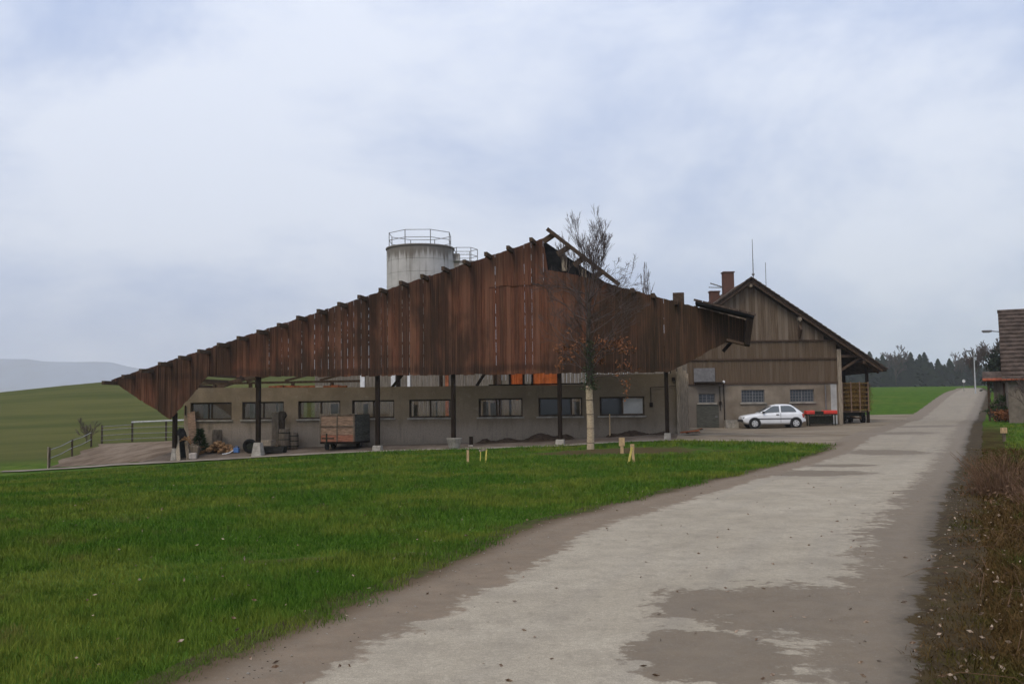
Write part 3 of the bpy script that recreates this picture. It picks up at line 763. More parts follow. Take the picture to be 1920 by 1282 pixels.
# timber frame standing on the wall top, seen in the gap under the gable
MB().box2((.7, .06, 3.10), (9.0, .2, 3.20)).build('wall_plate', 'timber', barn)
for u_ in (1.5, 3.4, 5.6, 7.6): MB().box2((u_ - .07, .07, wt(u_)), (u_ + .07, .19, 3.10)).build('stud', 'timber', barn)
for a, b in ((3.2, 4.9), (5.2, 7.0), (7.0, 8.8)): MB().beam((a, .14, 3.23), (b, .14, 3.62), .1, .1).build('brace', 'timber', barn)
for q in range(10):
    u_ = 4.4 + q * .40; MB().box2((u_, .02, wt(u_) + .003), (u_ + rng.uniform(.33, .385), .26, wt(u_) + rng.uniform(.07, .11))).build('coping_tile', 'clay' if q not in (6,) else 'stone_pale', barn)
MB().box2((15.3, .05, wt(16)), (19.9, .2, wt(16) + .06)).build('wall_plate', 'dark_timber', barn)
MB().box2((16.0, .02, wt(16) + .002), (16.0, .02, wt(16) + .01)) 
for a, b in ((11.1, 10.6), (15.1, 14.7)): MB().beam((b, .16, 2.82), (a, .16, 3.4), .1, .12).build('brace', 'dark_timber', barn)
for u_ in (13.0, 15.6): MB().box2((u_ - .07, .08, wt(u_)), (u_ + .07, .2, 3.6)).build('stud', 'timber', barn)
# rear wall of grey boards and the two side walls
u = .9
while u < 23.8:
    wd = rng.uniform(.2, .27); MB().box2((u, 14.0 + rng.uniform(0, .02), .1), (u + wd - .012, 14.03, 4.25 + rng.uniform(-.03, .03))).build('rear_board', 'grey_board', barn); u += wd
for a, b in ((3.93, 4.21), (5.93, 6.2), (6.98, 7.16)): MB().box2((a, 13.93, 3.1), (b, 13.98, 4.05)).build('shutter', 'white_paint', barn)
for a, b, c in ((12.4, 12.9, 0), (9.4, 9.6, 1)): MB().box2((a, 13.92, .4), (b, 13.97, 4.0)).build('rear_post', 'clay' if c else 'timber', barn)
MB().box2((-.05, .29, -.4), (.2, 13.9, 2.3)).build('side_wall', 'plaster', barn)
m = MB(); m.box2((23.62, .29, .2), (23.84, 14.0, 3.6)); m.build('side_wall', 'plaster', barn)
for y, dz in ((1.2, 0.05), (3.6, .12), (6.2, .05), (9.4, .14), (13.2, .1)):
    MB().box2((23.85, y, .3), (24.02, y + .34, 3.55 + dz)).build('pilaster', 'pale_timber', barn)
MB().box2((23.86, -.12, .3), (23.99, .12, 3.3)).build('pilaster', 'pale_timber', barn)
MB().box2((23.87, 4.4, .5), (23.93, 5.7, 2.6)).build('side_door', 'dark_timber', barn)
# downpipe, wires and small fittings on the stable wall
MB().tube([(22.72, -.05, 2.62), (22.72, -.05, 1.9)], .02, 6).build('conduit', 'dark_timber', barn)
MB().tube([(22.72, -.05, 2.62), (23.82, -.05, 2.66)], .014, 6).build('conduit', 'dark_timber', barn)
MB().box2((22.66, -.1, 1.75), (22.8, 0, 1.95)).build('switch_box', 'dark_timber', barn)
MB().box2((23.66, -.09, 2.9), (23.8, 0, 3.05)).build('switch_box', 'dark_timber', barn)
MB().tube([(.05, -.06, 2.1), (.05, -.06, 1.62)], .03, 6).build('wall_hook', 'dark_timber', barn)

# ------------------------------------------------------------------ orange sheet behind the stable wall
def sheet(name, mat, label, cat, u0, u1, z0, z1, o):
    t = thing(name, label, cat, bw(u0, o, 0), BROT)
    W_ = u1 - u0; V = []; nx, nz = 26, 8
    for s_ in (0, .012):
        for j in range(nz + 1):
            for i in range(nx + 1):
                q = i / nx; k = j / nz
                V.append((q * W_, -s_ + .05 * math.sin(q * 17) * (1 - k) + .03 * math.sin(q * 41), z0 + (z1 - z0) * k + .05 * math.sin(q * 9) * (1 - k)))
    F = []; n_ = nx + 1; K = n_ * (nz + 1)
    for j in range(nz):
        for i in range(nx):
            a = j * n_ + i; F.append((a, a + 1, a + n_ + 1, a + n_)); F.append((K + a, K + a + n_, K + a + n_ + 1, K + a + 1))
    for j in range(nz):
        a = j * n_; F.append((a, a + n_, K + a + n_, K + a)); a += nx; F.append((a, K + a, K + a + n_, a + n_))
    rawmesh('cloth', np.array(V), np.array(F), mat, t, True)
    MB().tube([(-.1, 0, z1), (W_ + .1, 0, z1)], .05, 8).build('rail', 'timber', t)
    for x in (-.05, W_ + .05): MB().box2((x - .05, -.05, .1), (x + .05, .05, z1)).build('post', 'dark_timber', t)
    return t
sheet('orange_sheet', 'orange_sheet', 'small orange sheet hanging above the stable wall, left of the dark post', 'sheet', 15.85, 16.42, 2.2, 3.5, -2.5)
sheet('orange_sheet', 'orange_sheet', 'wide orange sheet hanging above the stable wall in the gap under the gable', 'sheet', 16.95, 18.15, 2.2, 3.5, -2.5)

# ------------------------------------------------------------------ silos
def silo(label, cx, cyy, r, top, nring, rails):
    g = Z(cx, cyy)
    t = thing('silo', label, 'silo', (cx, cyy, 0), 0)
    z1 = top
    n_ = int((z1 - g) / .98) + 1
    for i in range(n_):
        a, b = z1 - (i + 1) * .98, z1 - i * .98
        a = max(a, g - .3)
        m = MB(); m.lathe([(r - .02, a + .002), (r, a + .016), (r, a + .03), (r, b - .03), (r, b - .016), (r - .02, b - .002)], 64)
        m.build('ring', 'silo_concrete', t, True)
    m = MB(); m.lathe([(r + .07, z1), (r + .07, z1 + .10)], 48); m.build('rim', 'silo_concrete', t)
    pts = rails
    rl = bpy.data.objects.new('railing', None); col.objects.link(rl); rl.parent = t; rl.empty_display_size = .2
    P = [(math.cos(a) * (r - .1), math.sin(a) * (r - .1)) for a in pts]
    for x, y in P: MB().tube([(x, y, z1 + .05), (x, y, z1 + 1.2)], .032, 6).build('baluster', 'metal_grey', rl)
    for zz in (.62, 1.18):
        for i in range(len(P) - 1):
            MB().tube([(*P[i], z1 + zz), (*P[i + 1], z1 + zz)], .025, 6).build('handrail', 'metal_grey', rl)
    return t
A8 = [R(a) for a in range(-202, 23 + 180 - 22, 45)]
s1 = silo('larger round grey concrete silo with pipe railing on top behind the barn', -6.9, 75.2, 2.55, 13.9, 4, [R(-112 + 45 * i) for i in range(9)])
s2 = silo('smaller grey silo half hidden behind the larger silo and barn roof', -3.85, 79.6, 1.25, 13.45, 4, [R(-115 + 60 * i) for i in range(7)])
MB().box2((2.25, -.4, 13.0), (3.0, .5, 13.55)).build('hatch', 'silo_concrete', s1)

# ------------------------------------------------------------------ farmhouse with the car in front
HY = 61.5
house = thing('farmhouse', 'farmhouse with boarded gable, plastered ground floor and open cart shelter', 'house', (0, HY, 0), 0)
PK = (14.77, 9.62); SL = .705
def hroof(x): return PK[1] - abs(x - PK[0]) * SL
HW = [(14.11, 15.54, 1.97, 2.75), (17.11, 18.59, 1.97, 2.75), (11.47, 12.48, 1.98, 2.55)]
HD = [(11.35, 12.62, .30, 1.90)]
xs = sorted({9.3, 20.05} | {q for h in HW for q in h[:2]})
wall_panel(xs, [-.2, 1.97, 1.98, 2.55, 2.75], [(a, b, c if c != 1.97 else 1.97, d) for a, b, c, d in HW], 0, .3, lambda x: 3.12).build('wall', 'house_plaster', house)
m = MB(); m.prism([(9.3, 3.12), (20.05, 3.12), (20.05, hroof(20.05) - .35), (14.77, hroof(14.77) - .35), (9.3, hroof(9.3) - .35)], .08, .3); m.build('upper_wall', 'dark_timber', house)
m = MB(); m.box2((9.3, .31, -.2), (9.55, 14, 5.2)); m.build('side_wall', 'house_plaster', house)
m = MB(); m.box2((19.8, .31, -.2), (20.05, 14, 5.2)); m.build('side_wall', 'dark_timber', house)
m = MB(); m.box2((9.3, 14, -.2), (22.2, 14.2, 4.0)); m.build('rear_wall', 'dark_timber', house)
for (a, b, c, d) in HW:
    wn = bpy.data.objects.new('window', None); col.objects.link(wn); wn.parent = house; wn.location = (a, 0, c); wn.empty_display_size = .1
    W_, H_ = b - a, d - c; nx = 8 if W_ > 1.2 else 4; nz = 4 if W_ > 1.2 else 3
    m = MB()
    for i in range(nx + 1): t_ = .05 if i in (0, nx) or i == nx // 2 else .022; x = min(max(W_ * i / nx, t_ / 2), W_ - t_ / 2); m.box2((x - t_ / 2, .10, 0), (x + t_ / 2, .15, H_))
    m.build('frame', 'metal_grey', wn)
    m = MB()
    for i in range(nz + 1): t_ = .05 if i in (0, nz) else .022; z = min(max(H_ * i / nz, t_ / 2), H_ - t_ / 2); m.box2((0, .103, z - t_ / 2), (W_, .147, z + t_ / 2))
    m.build('glazing_bar', 'metal_grey', wn)
    for i in range(2): MB().box2((W_ * i / 2 + .01, .12, .01), (W_ * (i + 1) / 2 - .01, .13, H_ - .01)).build('pane', 'house_glass', wn)
    MB().box2((-.1, -.09, -.09), (W_ + .1, .10, -.003)).build('sill', 'concrete_sill', wn)
dr = MB().box2((11.32, -.03, .35), (12.68, -.004, 1.86)).build('door', 'trailer_grey', house)
MB().box2((12.45, -.07, 1.1), (12.6, -.032, 1.16)).build('handle', 'metal_grey', dr)
u = 9.4; k = 0
while u < 20.0:
    wd = rng.uniform(.17, .23); b = min(u + wd, 20.05)
    for z0, z1 in ((3.16, 4.58), (4.68, 5.70)):
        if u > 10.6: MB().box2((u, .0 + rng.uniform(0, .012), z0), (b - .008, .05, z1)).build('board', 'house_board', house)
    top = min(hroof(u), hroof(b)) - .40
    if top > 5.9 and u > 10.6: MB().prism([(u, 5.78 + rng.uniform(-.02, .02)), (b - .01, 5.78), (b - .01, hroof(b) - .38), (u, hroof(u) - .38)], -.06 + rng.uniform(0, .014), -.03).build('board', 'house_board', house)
    u = b
for z, h in ((3.10, .09), (4.59, .08), (5.71, .09)): MB().box2((9.3, -.075, z), (20.05, .07, z + h)).build('rail', 'timber', house)
MB().box2((11.2, -.06, 3.28), (12.5, -.012, 4.12)).build('sheet_panel', 'metal_grey', house)
MB().box2((11.2, -.55, 3.17), (12.9, .0, 3.24)).build('door_canopy', 'dark_timber', house)
MB().box2((20.06, -.12, -.2), (20.30, .12, 5.2)).build('corner_post', 'pale_timber', house)
MB().box2((19.62, -.02, .6), (19.98, -.005, 3.05)).build('plaster_patch', 'pale_inner', house)
# roof slabs with verge tiles
def roofslab(sgn, xe, name):
    x0, z0 = PK; xe2 = xe; ze = hroof(xe)
    m = MB(); y0, y1 = -.55, 14.4; th = .10
    m.add([(x0, y0, z0), (xe, y0, ze), (xe, y1, ze), (x0, y1, z0), (x0, y0, z0 - th), (xe, y0, ze - th), (xe, y1, ze - th), (x0, y1, z0 - th)],
          [(0, 1, 2, 3), (7, 6, 5, 4), (0, 4, 5, 1), (1, 5, 6, 2), (2, 6, 7, 3)])
    o = m.build(name, 'roof_tile', house)
    L_ = math.hypot(xe - x0, ze - z0); n_ = int(L_ / .34)
    for i in range(n_):
        q = (i + .5) / n_; c = (x0 + (xe - x0) * q, y0 - .02 + rng.uniform(-.02, .02), z0 + (ze - z0) * q + .05)
        a = math.atan2(ze - z0, xe - x0)
        mm = MB(); mm.box(c, (.40, .24, .06), Matrix.Rotation(-a - R(5) * sgn, 3, 'Y')); mm.build('verge_tile', 'roof_tile', o)
    return o
roofslab(1, 22.92, 'roof_slope'); roofslab(-1, 8.6, 'roof_slope')
for sgn, xe in ((1, 22.7), (-1, 9)):
    MB().beam((PK[0], -.50, PK[1] - .22), (xe, -.50, hroof(xe) - .22), .06, .16).build('bargeboard', 'timber', house)
    MB().beam((PK[0] + sgn * .2, .2, PK[1] - .46), (xe, .2, hroof(xe) - .30), .14, .16).build('rafter', 'timber', house)
for x in (PK[0], 17.75, 21.6):
    z = hroof(x) - .42; MB().box2((x - .09, -.49, z - .12), (x + .09, 14, z + .08)).build('purlin', 'pale_timber' if x < 21 else 'timber', house)
MB().beam((17.75, -.5, 6.55), (17.75, -.03, 6.0), .12, .5).build('bracket', 'timber', house)
MB().tube([(17.75, -.43, hroof(17.75) - .5), (17.75, -.43, 6.9)], .05, 6).build('purlin_end', 'pale_timber', house)
# cart shelter on the right
MB().box2((20.3, -.06, 4.68), (21.75, .08, 4.84)).build('tie_beam', 'timber', house)
MB().beam((20.3, 0, 3.9), (21.75, 0, 4.80), .13, .14).build('brace', 'timber', house)
MB().box2((22.0, .5, .2), (22.16, .66, hroof(22.08) - .3)).build('shelter_post', 'dark_timber', house)
MB().box2((22.0, 7, .2), (22.16, 7.16, hroof(22.08) - .3)).build('shelter_post', 'dark_timber', house)
MB().box2((20.1, 5.2, .3), (22.3, 5.3, 4.1)).build('shelter_back', 'dark_timber', house)
# chimneys and rods
for (x0, x1, y0, y1, z0, z1) in ((14.12, 14.80, 4.2, 4.9, 8.6, 10.62), (13.25, 13.86, 4.4, 5.0, 7.6, 9.36)):
    ch = MB().box2((x0, y0, z0), (x1, y1, z1)).build('chimney', 'chimney_brick', house)
    MB().box2((x0 - .05, y0 - .05, z1 + .002), (x1 + .05, y1 + .05, z1 + .07)).build('cap', 'chimney_brick', ch)
MB().beam((13.3, 4.7, 9.98), (14.1, 4.7, 9.72), .05, .07).build('aerial_arm', 'metal_grey', house)
MB().beam((13.2, 4.7, 9.70), (14.1, 4.7, 9.68), .05, .05).build('aerial_arm', 'metal_grey', house)
m = MB(); m.tube([(14.95, -.4, 9.5), (14.95, -.4, 10.6), (14.95, -.4, 12.05)], [.035, .028, .016], 6); lr = m.build('lightning_rod', 'metal_grey', house)
MB().lathe([(.03, -.09), (.09, -.03), (.09, .03), (.03, .09)], 10, (14.95, -.4, 9.86)).build('ball', 'metal_grey', lr)
MB().tube([(17.5, 6.5, 7.5), (17.5, 6.5, 11.6)], .02, 6).build('aerial_mast', 'metal_grey', house)
MB().tube([(13.02, -.06, 3.15), (13.02, -.06, .6)], .03, 6).build('pipe', 'dark_timber', house)
MB().tube([(12.78, -.06, 3.0), (12.78, -.06, 1.5)], .025, 6).build('pipe', 'dark_timber', house)
MB().box2((12.70, -.12, 1.85), (12.86, -.03, 2.05)).build('switch_box', 'dark_timber', house)
MB().lathe([(.03, -.08), (.08, -.04), (.08, .04), (.03, .08)], 10, (13.0, -.22, 3.26)).build('wall_lamp', 'white_paint', house)
MB().box2((19.25, -.1, .6), (19.3, -.02, 3.0)).build('pipe', 'metal_grey', house)

# concrete trough left of the car
tr = thing('trough', 'pale concrete trough on the ground at the nose of the white car', 'trough', (13.35, 61.05, Z(13.35, 61.05)))
m = MB(); m.box2((-.38, -.28, 0), (.38, -.2, .5)); m.box2((-.38, .2, 0), (.38, .28, .5)); m.box2((-.38, -.199, 0), (-.3, .199, .5)); m.box2((.3, -.199, 0), (.38, .199, .5)); m.box2((-.3, -.199, 0), (.3, .199, .1))
m.build('basin', 'concrete', tr); MB().box2((-.42, -.32, -.08), (.42, .32, -.002)).build('plinth', 'concrete', tr)

# ------------------------------------------------------------------ white hatchback
CARX, CARY = 15.53, 60.15
car = thing('parked_car', 'white three-door hatchback parked in front of the farmhouse wall', 'car', (CARX, CARY, Z(CARX, CARY) + .02), R(-2))
def car_body():
    st = [(-1.84, .52, .64, .34, .62), (-1.80, .40, .70, .28, .70), (-1.66, .25, .745, .22, .76), (-1.35, .20, .80, .18, .79), (-.95, .19, .86, .17, .80), (-.62, .19, .91, .17, .805),
          (-.1, .19, .925, .17, .81), (.6, .19, .935, .17, .81), (1.2, .20, .945, .18, .80), (1.55, .22, .945, .22, .775), (1.76, .28, .92, .26, .74), (1.85, .40, .80, .34, .70), (1.88, .48, .66, .40, .64)]
    V = []; F = []; n_ = 16
    for x, zb, zt, zc, hw in st:
        ring = [(0, zt + .025), (.55, zt + .02), (.86, zt - .01), (.95, zt - .06), (.99, zt - .14 if zt > .5 else zt), (1.0, .55 if zt > .7 else (zt + zb) / 2), (.985, max(zb + .06, .34) if zt > .7 else zb + .04), (.93, zb), (0, zb)]
        pts = [(x, -hw * a, z) for a, z in ring] + [(x, hw * a, z) for a, z in ring[-2:0:-1]]
        V += pts
    n_ = len(pts)
    for i in range(len(st) - 1):
        for j in range(n_): F.append((i * n_ + j, i * n_ + (j + 1) % n_, (i + 1) * n_ + (j + 1) % n_, (i + 1) * n_ + j))
    F.append(tuple(range(n_ - 1, -1, -1))); F.append(tuple((len(st) - 1) * n_ + j for j in range(n_)))
    m = MB(); m.add(V, F); return m
body = car_body().build('body', 'car_paint', car, True)
body.modifiers.new('sub', 'SUBSURF').levels = 1; body.modifiers['sub'].render_levels = 2
# cabin shell
ZB, ZT, YB, YT = .90, 1.345, .735, .585
def cab_y(z): return YB + (YT - YB) * (z - ZB) / (ZT - ZB)
xf0, xf1, xr1, xr0 = -.86, -.02, 1.20, 1.80
m = MB(); V = []
lv = [(ZB, xf0, xr0, YB), (1.12, xf0 + (xf1 - xf0) * .49, xr0 + (xr1 - xr0) * .46, cab_y(1.12)), (ZT, xf1, xr1, YT), (1.395, xf1 + .12, xr1 - .10, YT - .07), (1.425, xf1 + .38, xr1 - .36, YT - .26)]
for z, a, b, y in lv:
    mid = (a + b) / 2
    V += [(a, 0, z + (0 if z < 1.3 else .0)), (a + .03, -y * .72, z), (a + .14, -y * .97, z), (mid, -y, z), (b - .16, -y * .97, z), (b - .03, -y * .74, z), (b, 0, z), (b - .03, y * .74, z), (b - .16, y * .97, z), (mid, y, z), (a + .14, y * .97, z), (a + .03, y * .72, z)]
F = []
for i in range(len(lv) - 1):
    for j in range(12): F.append((i * 12 + j, i * 12 + (j + 1) % 12, (i + 1) * 12 + (j + 1) % 12, (i + 1) * 12 + j))
F.append(tuple((len(lv) - 1) * 12 + j for j in range(12)))
m.add(V, F); m.build('cabin', 'car_paint', car, True)
for s in (-1, 1):
    def pane(poly, name='side_window', mt='car_glass', off=.012):
        mm = MB(); P = [(x, s * (cab_y(z) + off - .016), z) for x, z in poly]; Q = [(x, s * (cab_y(z) + off), z) for x, z in poly]; n_ = len(poly)
        fs = [tuple(range(n_)), tuple(range(2 * n_ - 1, n_ - 1, -1))] + [(i, (i + 1) % n_, (i + 1) % n_ + n_, i + n_) for i in range(n_)]
        mm.add(P + Q, fs); return mm.build(name, mt, car)
    pane([(-.62, .935), (.36, .945), (.36, 1.315), (.06, 1.315), (-.10, 1.26)])
    pane([(.46, .945), (1.36, .965), (1.34, 1.03), (1.22, 1.19), (1.05, 1.30), (.92, 1.325), (.46, 1.32)])
    MB().box((.10 if True else 0, s * .812, .56), (2.0, .02, .055)).build('side_strip', 'car_trim', car)
    MB().box((.24, s * .806, .80), (.17, .03, .055)).build('door_handle', 'car_trim', car)
    MB().box((.42, s * .805, .62), (.012, .018, .58)).build('door_gap', 'car_trim', car)
    mm = MB(); mm.box((-.60, s * .84, .95), (.13, .17, .11)); mm.build('mirror', 'car_trim', car, bevel=.03)
    MB().box((1.75, s * .66, .72), (.16, .16, .24)).build('tail_lamp', 'car_lamp', car, bevel=.03)
    MB().box((-1.70, s * .58, .62), (.20, .26, .12)).build('headlamp', 'car_headlamp', car, bevel=.03)
    for x in (-1.12, 1.31):
        mm = MB(); mm.tube([(x, s * .60, .30), (x, s * .812, .30)], .355, 24); mm.build('wheel_arch', 'car_trim', car)
        wh = bpy.data.objects.new('wheel', None); col.objects.link(wh); wh.parent = car; wh.location = (x, s * .75, .285); wh.empty_display_size = .1
        mm = MB(); mm.tube([(0, -.08, 0), (0, -.075, 0), (0, .075, 0), (0, .08, 0)], [.25, .285, .285, .25], 28); mm.build('tyre', 'black_rubber', wh)
        mm = MB(); mm.tube([(0, s * .06, 0), (0, s * .086, 0)], [.20, .185], 24); mm.build('rim', 'car_rim', wh)
        for k in range(5):
            a = 2 * math.pi * k / 5; mm = MB(); mm.box((math.cos(a) * .13, s * .088, math.sin(a) * .13), (.055, .006, .055), Matrix.Rotation(-a, 3, 'Y')); mm.build('rim_hole', 'car_trim', wh)
MB().box((-1.80, 0, .46), (.16, 1.36, .15)).build('front_bumper', 'car_trim', car, bevel=.05)
MB().box((1.86, 0, .45), (.12, 1.36, .16)).build('rear_bumper', 'car_paint', car, bevel=.04)
for nm, x0, x1, hwid in (('windscreen', xf0 + .02, xf1 + .01, .56), ('rear_window', xr0 - .02, xr1 - .01, .55)):
    sg = -1 if x0 < 0 else 1
    mm = MB(); zA, zB_ = .95, 1.32
    xa = x0 + (x1 - x0) * .1 + sg * .016; xb = x0 + (x1 - x0) * .93 + sg * .016
    mm.add([(xa, -hwid, zA), (xa, hwid, zA), (xb, hwid * .86, zB_), (xb, -hwid * .86, zB_), (xa - sg * .02, -hwid, zA), (xa - sg * .02, hwid, zA), (xb - sg * .02, hwid * .86, zB_), (xb - sg * .02, -hwid * .86, zB_)], [(0, 1, 2, 3), (7, 6, 5, 4), (0, 4, 5, 1), (1, 5, 6, 2), (2, 6, 7, 3), (3, 7, 4, 0)])
    mm.build(nm, 'car_glass', car)

# ------------------------------------------------------------------ red implement by the house
rx, ry = 18.72, 60.75
ri = thing('farm_implement', 'low farm implement with red ends and dark middle against the farmhouse wall', 'implement', (rx, ry, Z(rx, ry) + .02))
for a, b in ((-.93, -.42), (.12, .95)): MB().box2((a, -.3, .70), (b, .3, .93)).build('hood', 'red_paint', ri, bevel=.05)
MB().box2((-.42, -.26, .68), (.12, .26, .88)).build('gearbox', 'machine_dark', ri, bevel=.03)
MB().beam((-.9, -.28, .67), (.93, -.28, .67), .06, .06).build('frame_bar', 'machine_dark', ri); MB().beam((-.9, .28, .67), (.93, .28, .67), .06, .06).build('frame_bar', 'machine_dark', ri)
for x in (-.75, .8):
    for y in (-.26, .26): MB().beam((x, y, 0), (x, y, .66), .06, .06).build('leg', 'machine_dark', ri)
MB().box2((-.7, -.1, .12), (.75, .12, .60)).build('drum', 'machine_dark', ri, bevel=.05)
for k in range(9): MB().tube([(-.8 + k * .2, -.22, .66), (-.8 + k * .2, -.3, .08)], .012, 5).build('tine', 'machine_dark', ri)

# ------------------------------------------------------------------ straw wagon in the shelter
wx, wy = 21.30, 62.0
wg = thing('straw_wagon', 'slatted wagon heaped with straw under the farmhouse shelter roof', 'wagon', (wx, wy, Z(wx, wy)))
W2 = .84
MB().box2((-W2, 0, .70), (W2, 3.8, .80)).build('bed', 'timber', wg)
for z in np.linspace(.86, 2.5, 7): MB().box2((-W2, -.03, z - .035), (W2, -.002, z + .035)).build('slat', 'pale_timber' if False else 'straw', wg)
for x in (-.8, -.27, .27, .8): MB().box2((x - .035, -.065, .72), (x + .035, -.032, 2.58)).build('stanchion', 'trailer_board', wg)
for s in (-1, 1):
    for z in np.linspace(.9, 2.4, 5): MB().box2((s * W2 - .015, .02, z - .05), (s * W2 + .015, 3.78, z + .05)).build('slat', 'trailer_board', wg)
    for y in (.7, 3.0):
        wh = bpy.data.objects.new('wheel', None); col.objects.link(wh); wh.parent = wg; wh.location = (s * .66, y, .34); wh.empty_display_size = .1
        m = MB(); m.tube([(-.1, 0, 0), (-.08, 0, 0), (.08, 0, 0), (.1, 0, 0)], [.28, .34, .34, .28], 20); m.build('tyre', 'black_rubber', wh)
        m = MB(); m.tube([(-.11, 0, 0), (.11, 0, 0)], .17, 14); m.build('rim', 'metal_grey', wh)
for y in (.7, 3.0): MB().tube([(-.66, y, .34), (.66, y, .34)], .05, 8).build('axle', 'machine_dark', wg)
MB().beam((-.5, .7, .55), (.12, -.5, .30), .06, .06).build('drawbar', 'timber', wg); MB().beam((.5, .7, .55), (.12, -.5, .30), .06, .06).build('drawbar', 'timber', wg)
MB().box2((-.7, .3, .45), (.7, 3.6, .69)).build('chassis', 'machine_dark', wg)
V = []; F = []; k = 0
c0 = np.array([0, 1.9, 1.65])
def strands(n_, fn, ln, wd):
    V = np.empty((n_ * 3, 3)); 
    for i in range(n_):
        p_, d = fn(); d = d / np.linalg.norm(d); s_ = np.cross(d, nrg.normal(size=3)); s_ /= np.linalg.norm(s_)
        L_ = ln * nrg.uniform(.6, 1.4)
        V[i * 3] = p_ - s_ * wd; V[i * 3 + 1] = p_ + s_ * wd; V[i * 3 + 2] = p_ + d * L_
    return V, np.arange(n_ * 3).reshape(-1, 3)
ico = MB(); nx, ny, nz = 10, 14, 10
m = MB(); V = []; 
for j in range(17):
    th = math.pi * j / 16
    for i in range(24):
        ph = 2 * math.pi * i / 24
        sx = math.copysign(abs(math.sin(th) * math.cos(ph)) ** .4, math.cos(ph)); sy = math.copysign(abs(math.sin(th) * math.sin(ph)) ** .4, math.sin(ph)); sz = math.copysign(abs(math.cos(th)) ** .45, math.cos(th))
        bl = 1 + .05 * math.sin(ph * 5 + th * 7)
        V.append((sx * (.80 * bl) + (.22 if sx > .6 and abs(sz) < .85 else 0), 1.9 + sy * 1.86 * (1 if sy > 0 else 1.0), 1.66 + sz * .85 * bl))
F = [(j * 24 + i, j * 24 + (i + 1) % 24, (j + 1) * 24 + (i + 1) % 24, (j + 1) * 24 + i) for j in range(16) for i in range(24)]
ld = rawmesh('straw_load', np.array(V), np.array(F), 'straw', wg, True)
def fs():
    if nrg.random() < .45: p_ = np.array([nrg.uniform(-.8, .95), .02 + nrg.uniform(-.02, .1), nrg.uniform(.85, 2.5)])
    else: p_ = np.array([.98 + nrg.uniform(-.12, .1), nrg.uniform(0, 3.6), nrg.uniform(.8, 2.5)])
    return p_, np.array([nrg.normal() * .6 + .5 * (p_[0] > .85), nrg.normal() * .5 - .3, nrg.normal() * .7 - .3])
V, F = strands(2600, fs, .22, .008); stuff(rawmesh('straw_strands', V, F, 'straw', wg))

# ------------------------------------------------------------------ house at the right-hand edge
ro = (27.2, 55.0, 0); RROT = math.atan2(-.432, .902)
gz = .55
rh = thing('tiled_house', 'low house with steep grey-brown tiled roof at the right edge', 'house', ro, RROT)
MB().box2((.12, .25, gz - .4), (9, 6, 3.1)).build('wall', 'house_render', rh)
m = MB(); m.prism([(0, 0), (0, 0)], 0, 0)
m = MB(); m.add([(.02, .3, 3.0), (.02, 10.8, 3.0), (.02, 5.55, 7.05), (.11, .3, 3.0), (.11, 10.8, 3.0), (.11, 5.55, 7.05)], [(0, 1, 2), (5, 4, 3), (0, 3, 4, 1), (1, 4, 5, 2), (2, 5, 3, 0)]); m.build('gable', 'house_board', rh)
MB().box2((.10, 6.0, gz - .4), (9, 10.7, 3.05)).build('rear_wall', 'house_render', rh)
E0, E1 = (-.15, -.05, 3.02), (5.55, 7.32)
m = MB()
m.add([(-.12, -.05, 3.0), (9.2, -.05, 3.0), (9.2, 5.55, 7.22), (-.12, 5.55, 7.22), (-.12, 11.1, 3.0), (9.2, 11.1, 3.0), (-.12, -.05, 2.9), (9.2, -.05, 2.9), (9.2, 5.55, 7.1), (-.12, 5.55, 7.1), (-.12, 11.1, 2.9), (9.2, 11.1, 2.9)],
      [(0, 1, 2, 3), (3, 2, 5, 4), (6, 9, 8, 7), (9, 10, 11, 8), (0, 6, 7, 1), (4, 5, 11, 10), (0, 3, 9, 6), (3, 4, 10, 9)])
rf = m.build('roof', 'roof_tile_grey', rh)
NR = 17; a = math.atan2(7.22 - 3.0, 5.6); Ls = math.hypot(5.6, 4.22)
for i in range(NR):
    q0 = i / NR * Ls - .04; q1 = (i + 1) / NR * Ls + .03
    V = []; F = []; nx = 46
    for j in range(nx + 1):
        x = -.17 + j * .2; sc_ = .035 * (j % 2) + rng.uniform(-.012, .012)
        for (q, h) in ((q0 + sc_, .125), (q1, .02), (q0 + sc_, .03)):
            V.append((x, -.05 + q * math.cos(a) - h * math.sin(a), 3.0 + q * math.sin(a) + h * math.cos(a)))
    for j in range(nx):
        k = j * 3; F.append((k, k + 3, k + 4, k + 1)); F.append((k + 2, k + 5, k + 3, k))
    rawmesh('tile_course', np.array(V), np.array(F), 'roof_tile_grey', rf)
MB().tube([(-.2, 5.55, 7.27), (9.2, 5.55, 7.27)], .11, 10).build('ridge_cap', 'roof_tile_grey', rf)
for j in range(20): MB().box((-.05 + j * .24, -.10, 3.02), (.215, .12, .06), Matrix.Rotation(R(-20), 3, 'X')).build('eave_tile', 'red_tile', rf)
# porch beside it
px_, py_ = 30.1, 63.2
pr = thing('porch', 'small porch with red tiled edge beside the tiled house and lane', 'porch', (px_, py_, 0), RROT)
MB().box2((.35, .3, .5), (2.6, 1.2, 3.1)).build('wall', 'grey_board', pr)
MB().box2((0, 0, .5), (.14, .14, 3.1)).build('post', 'timber', pr); MB().box2((.9, 0, .5), (1.0, .12, 3.1)).build('post', 'timber', pr)
rf = MB().beam((1.2, -.2, 3.15), (1.2, 1.4, 3.75), 2.9, .08).build('roof', 'roof_tile_grey', pr)
for i in range(3):
    for j in range(11): MB().box((-.13 + j * .265, -.2 + i * .35, 3.24 + i * .131), (.25, .38, .06), Matrix.Rotation(R(20.5), 3, 'X') @ Matrix.Rotation(rng.uniform(-.03, .03), 3, 'Z')).build('roof_tile', 'red_tile' if i == 0 else 'roof_tile_grey', rf)
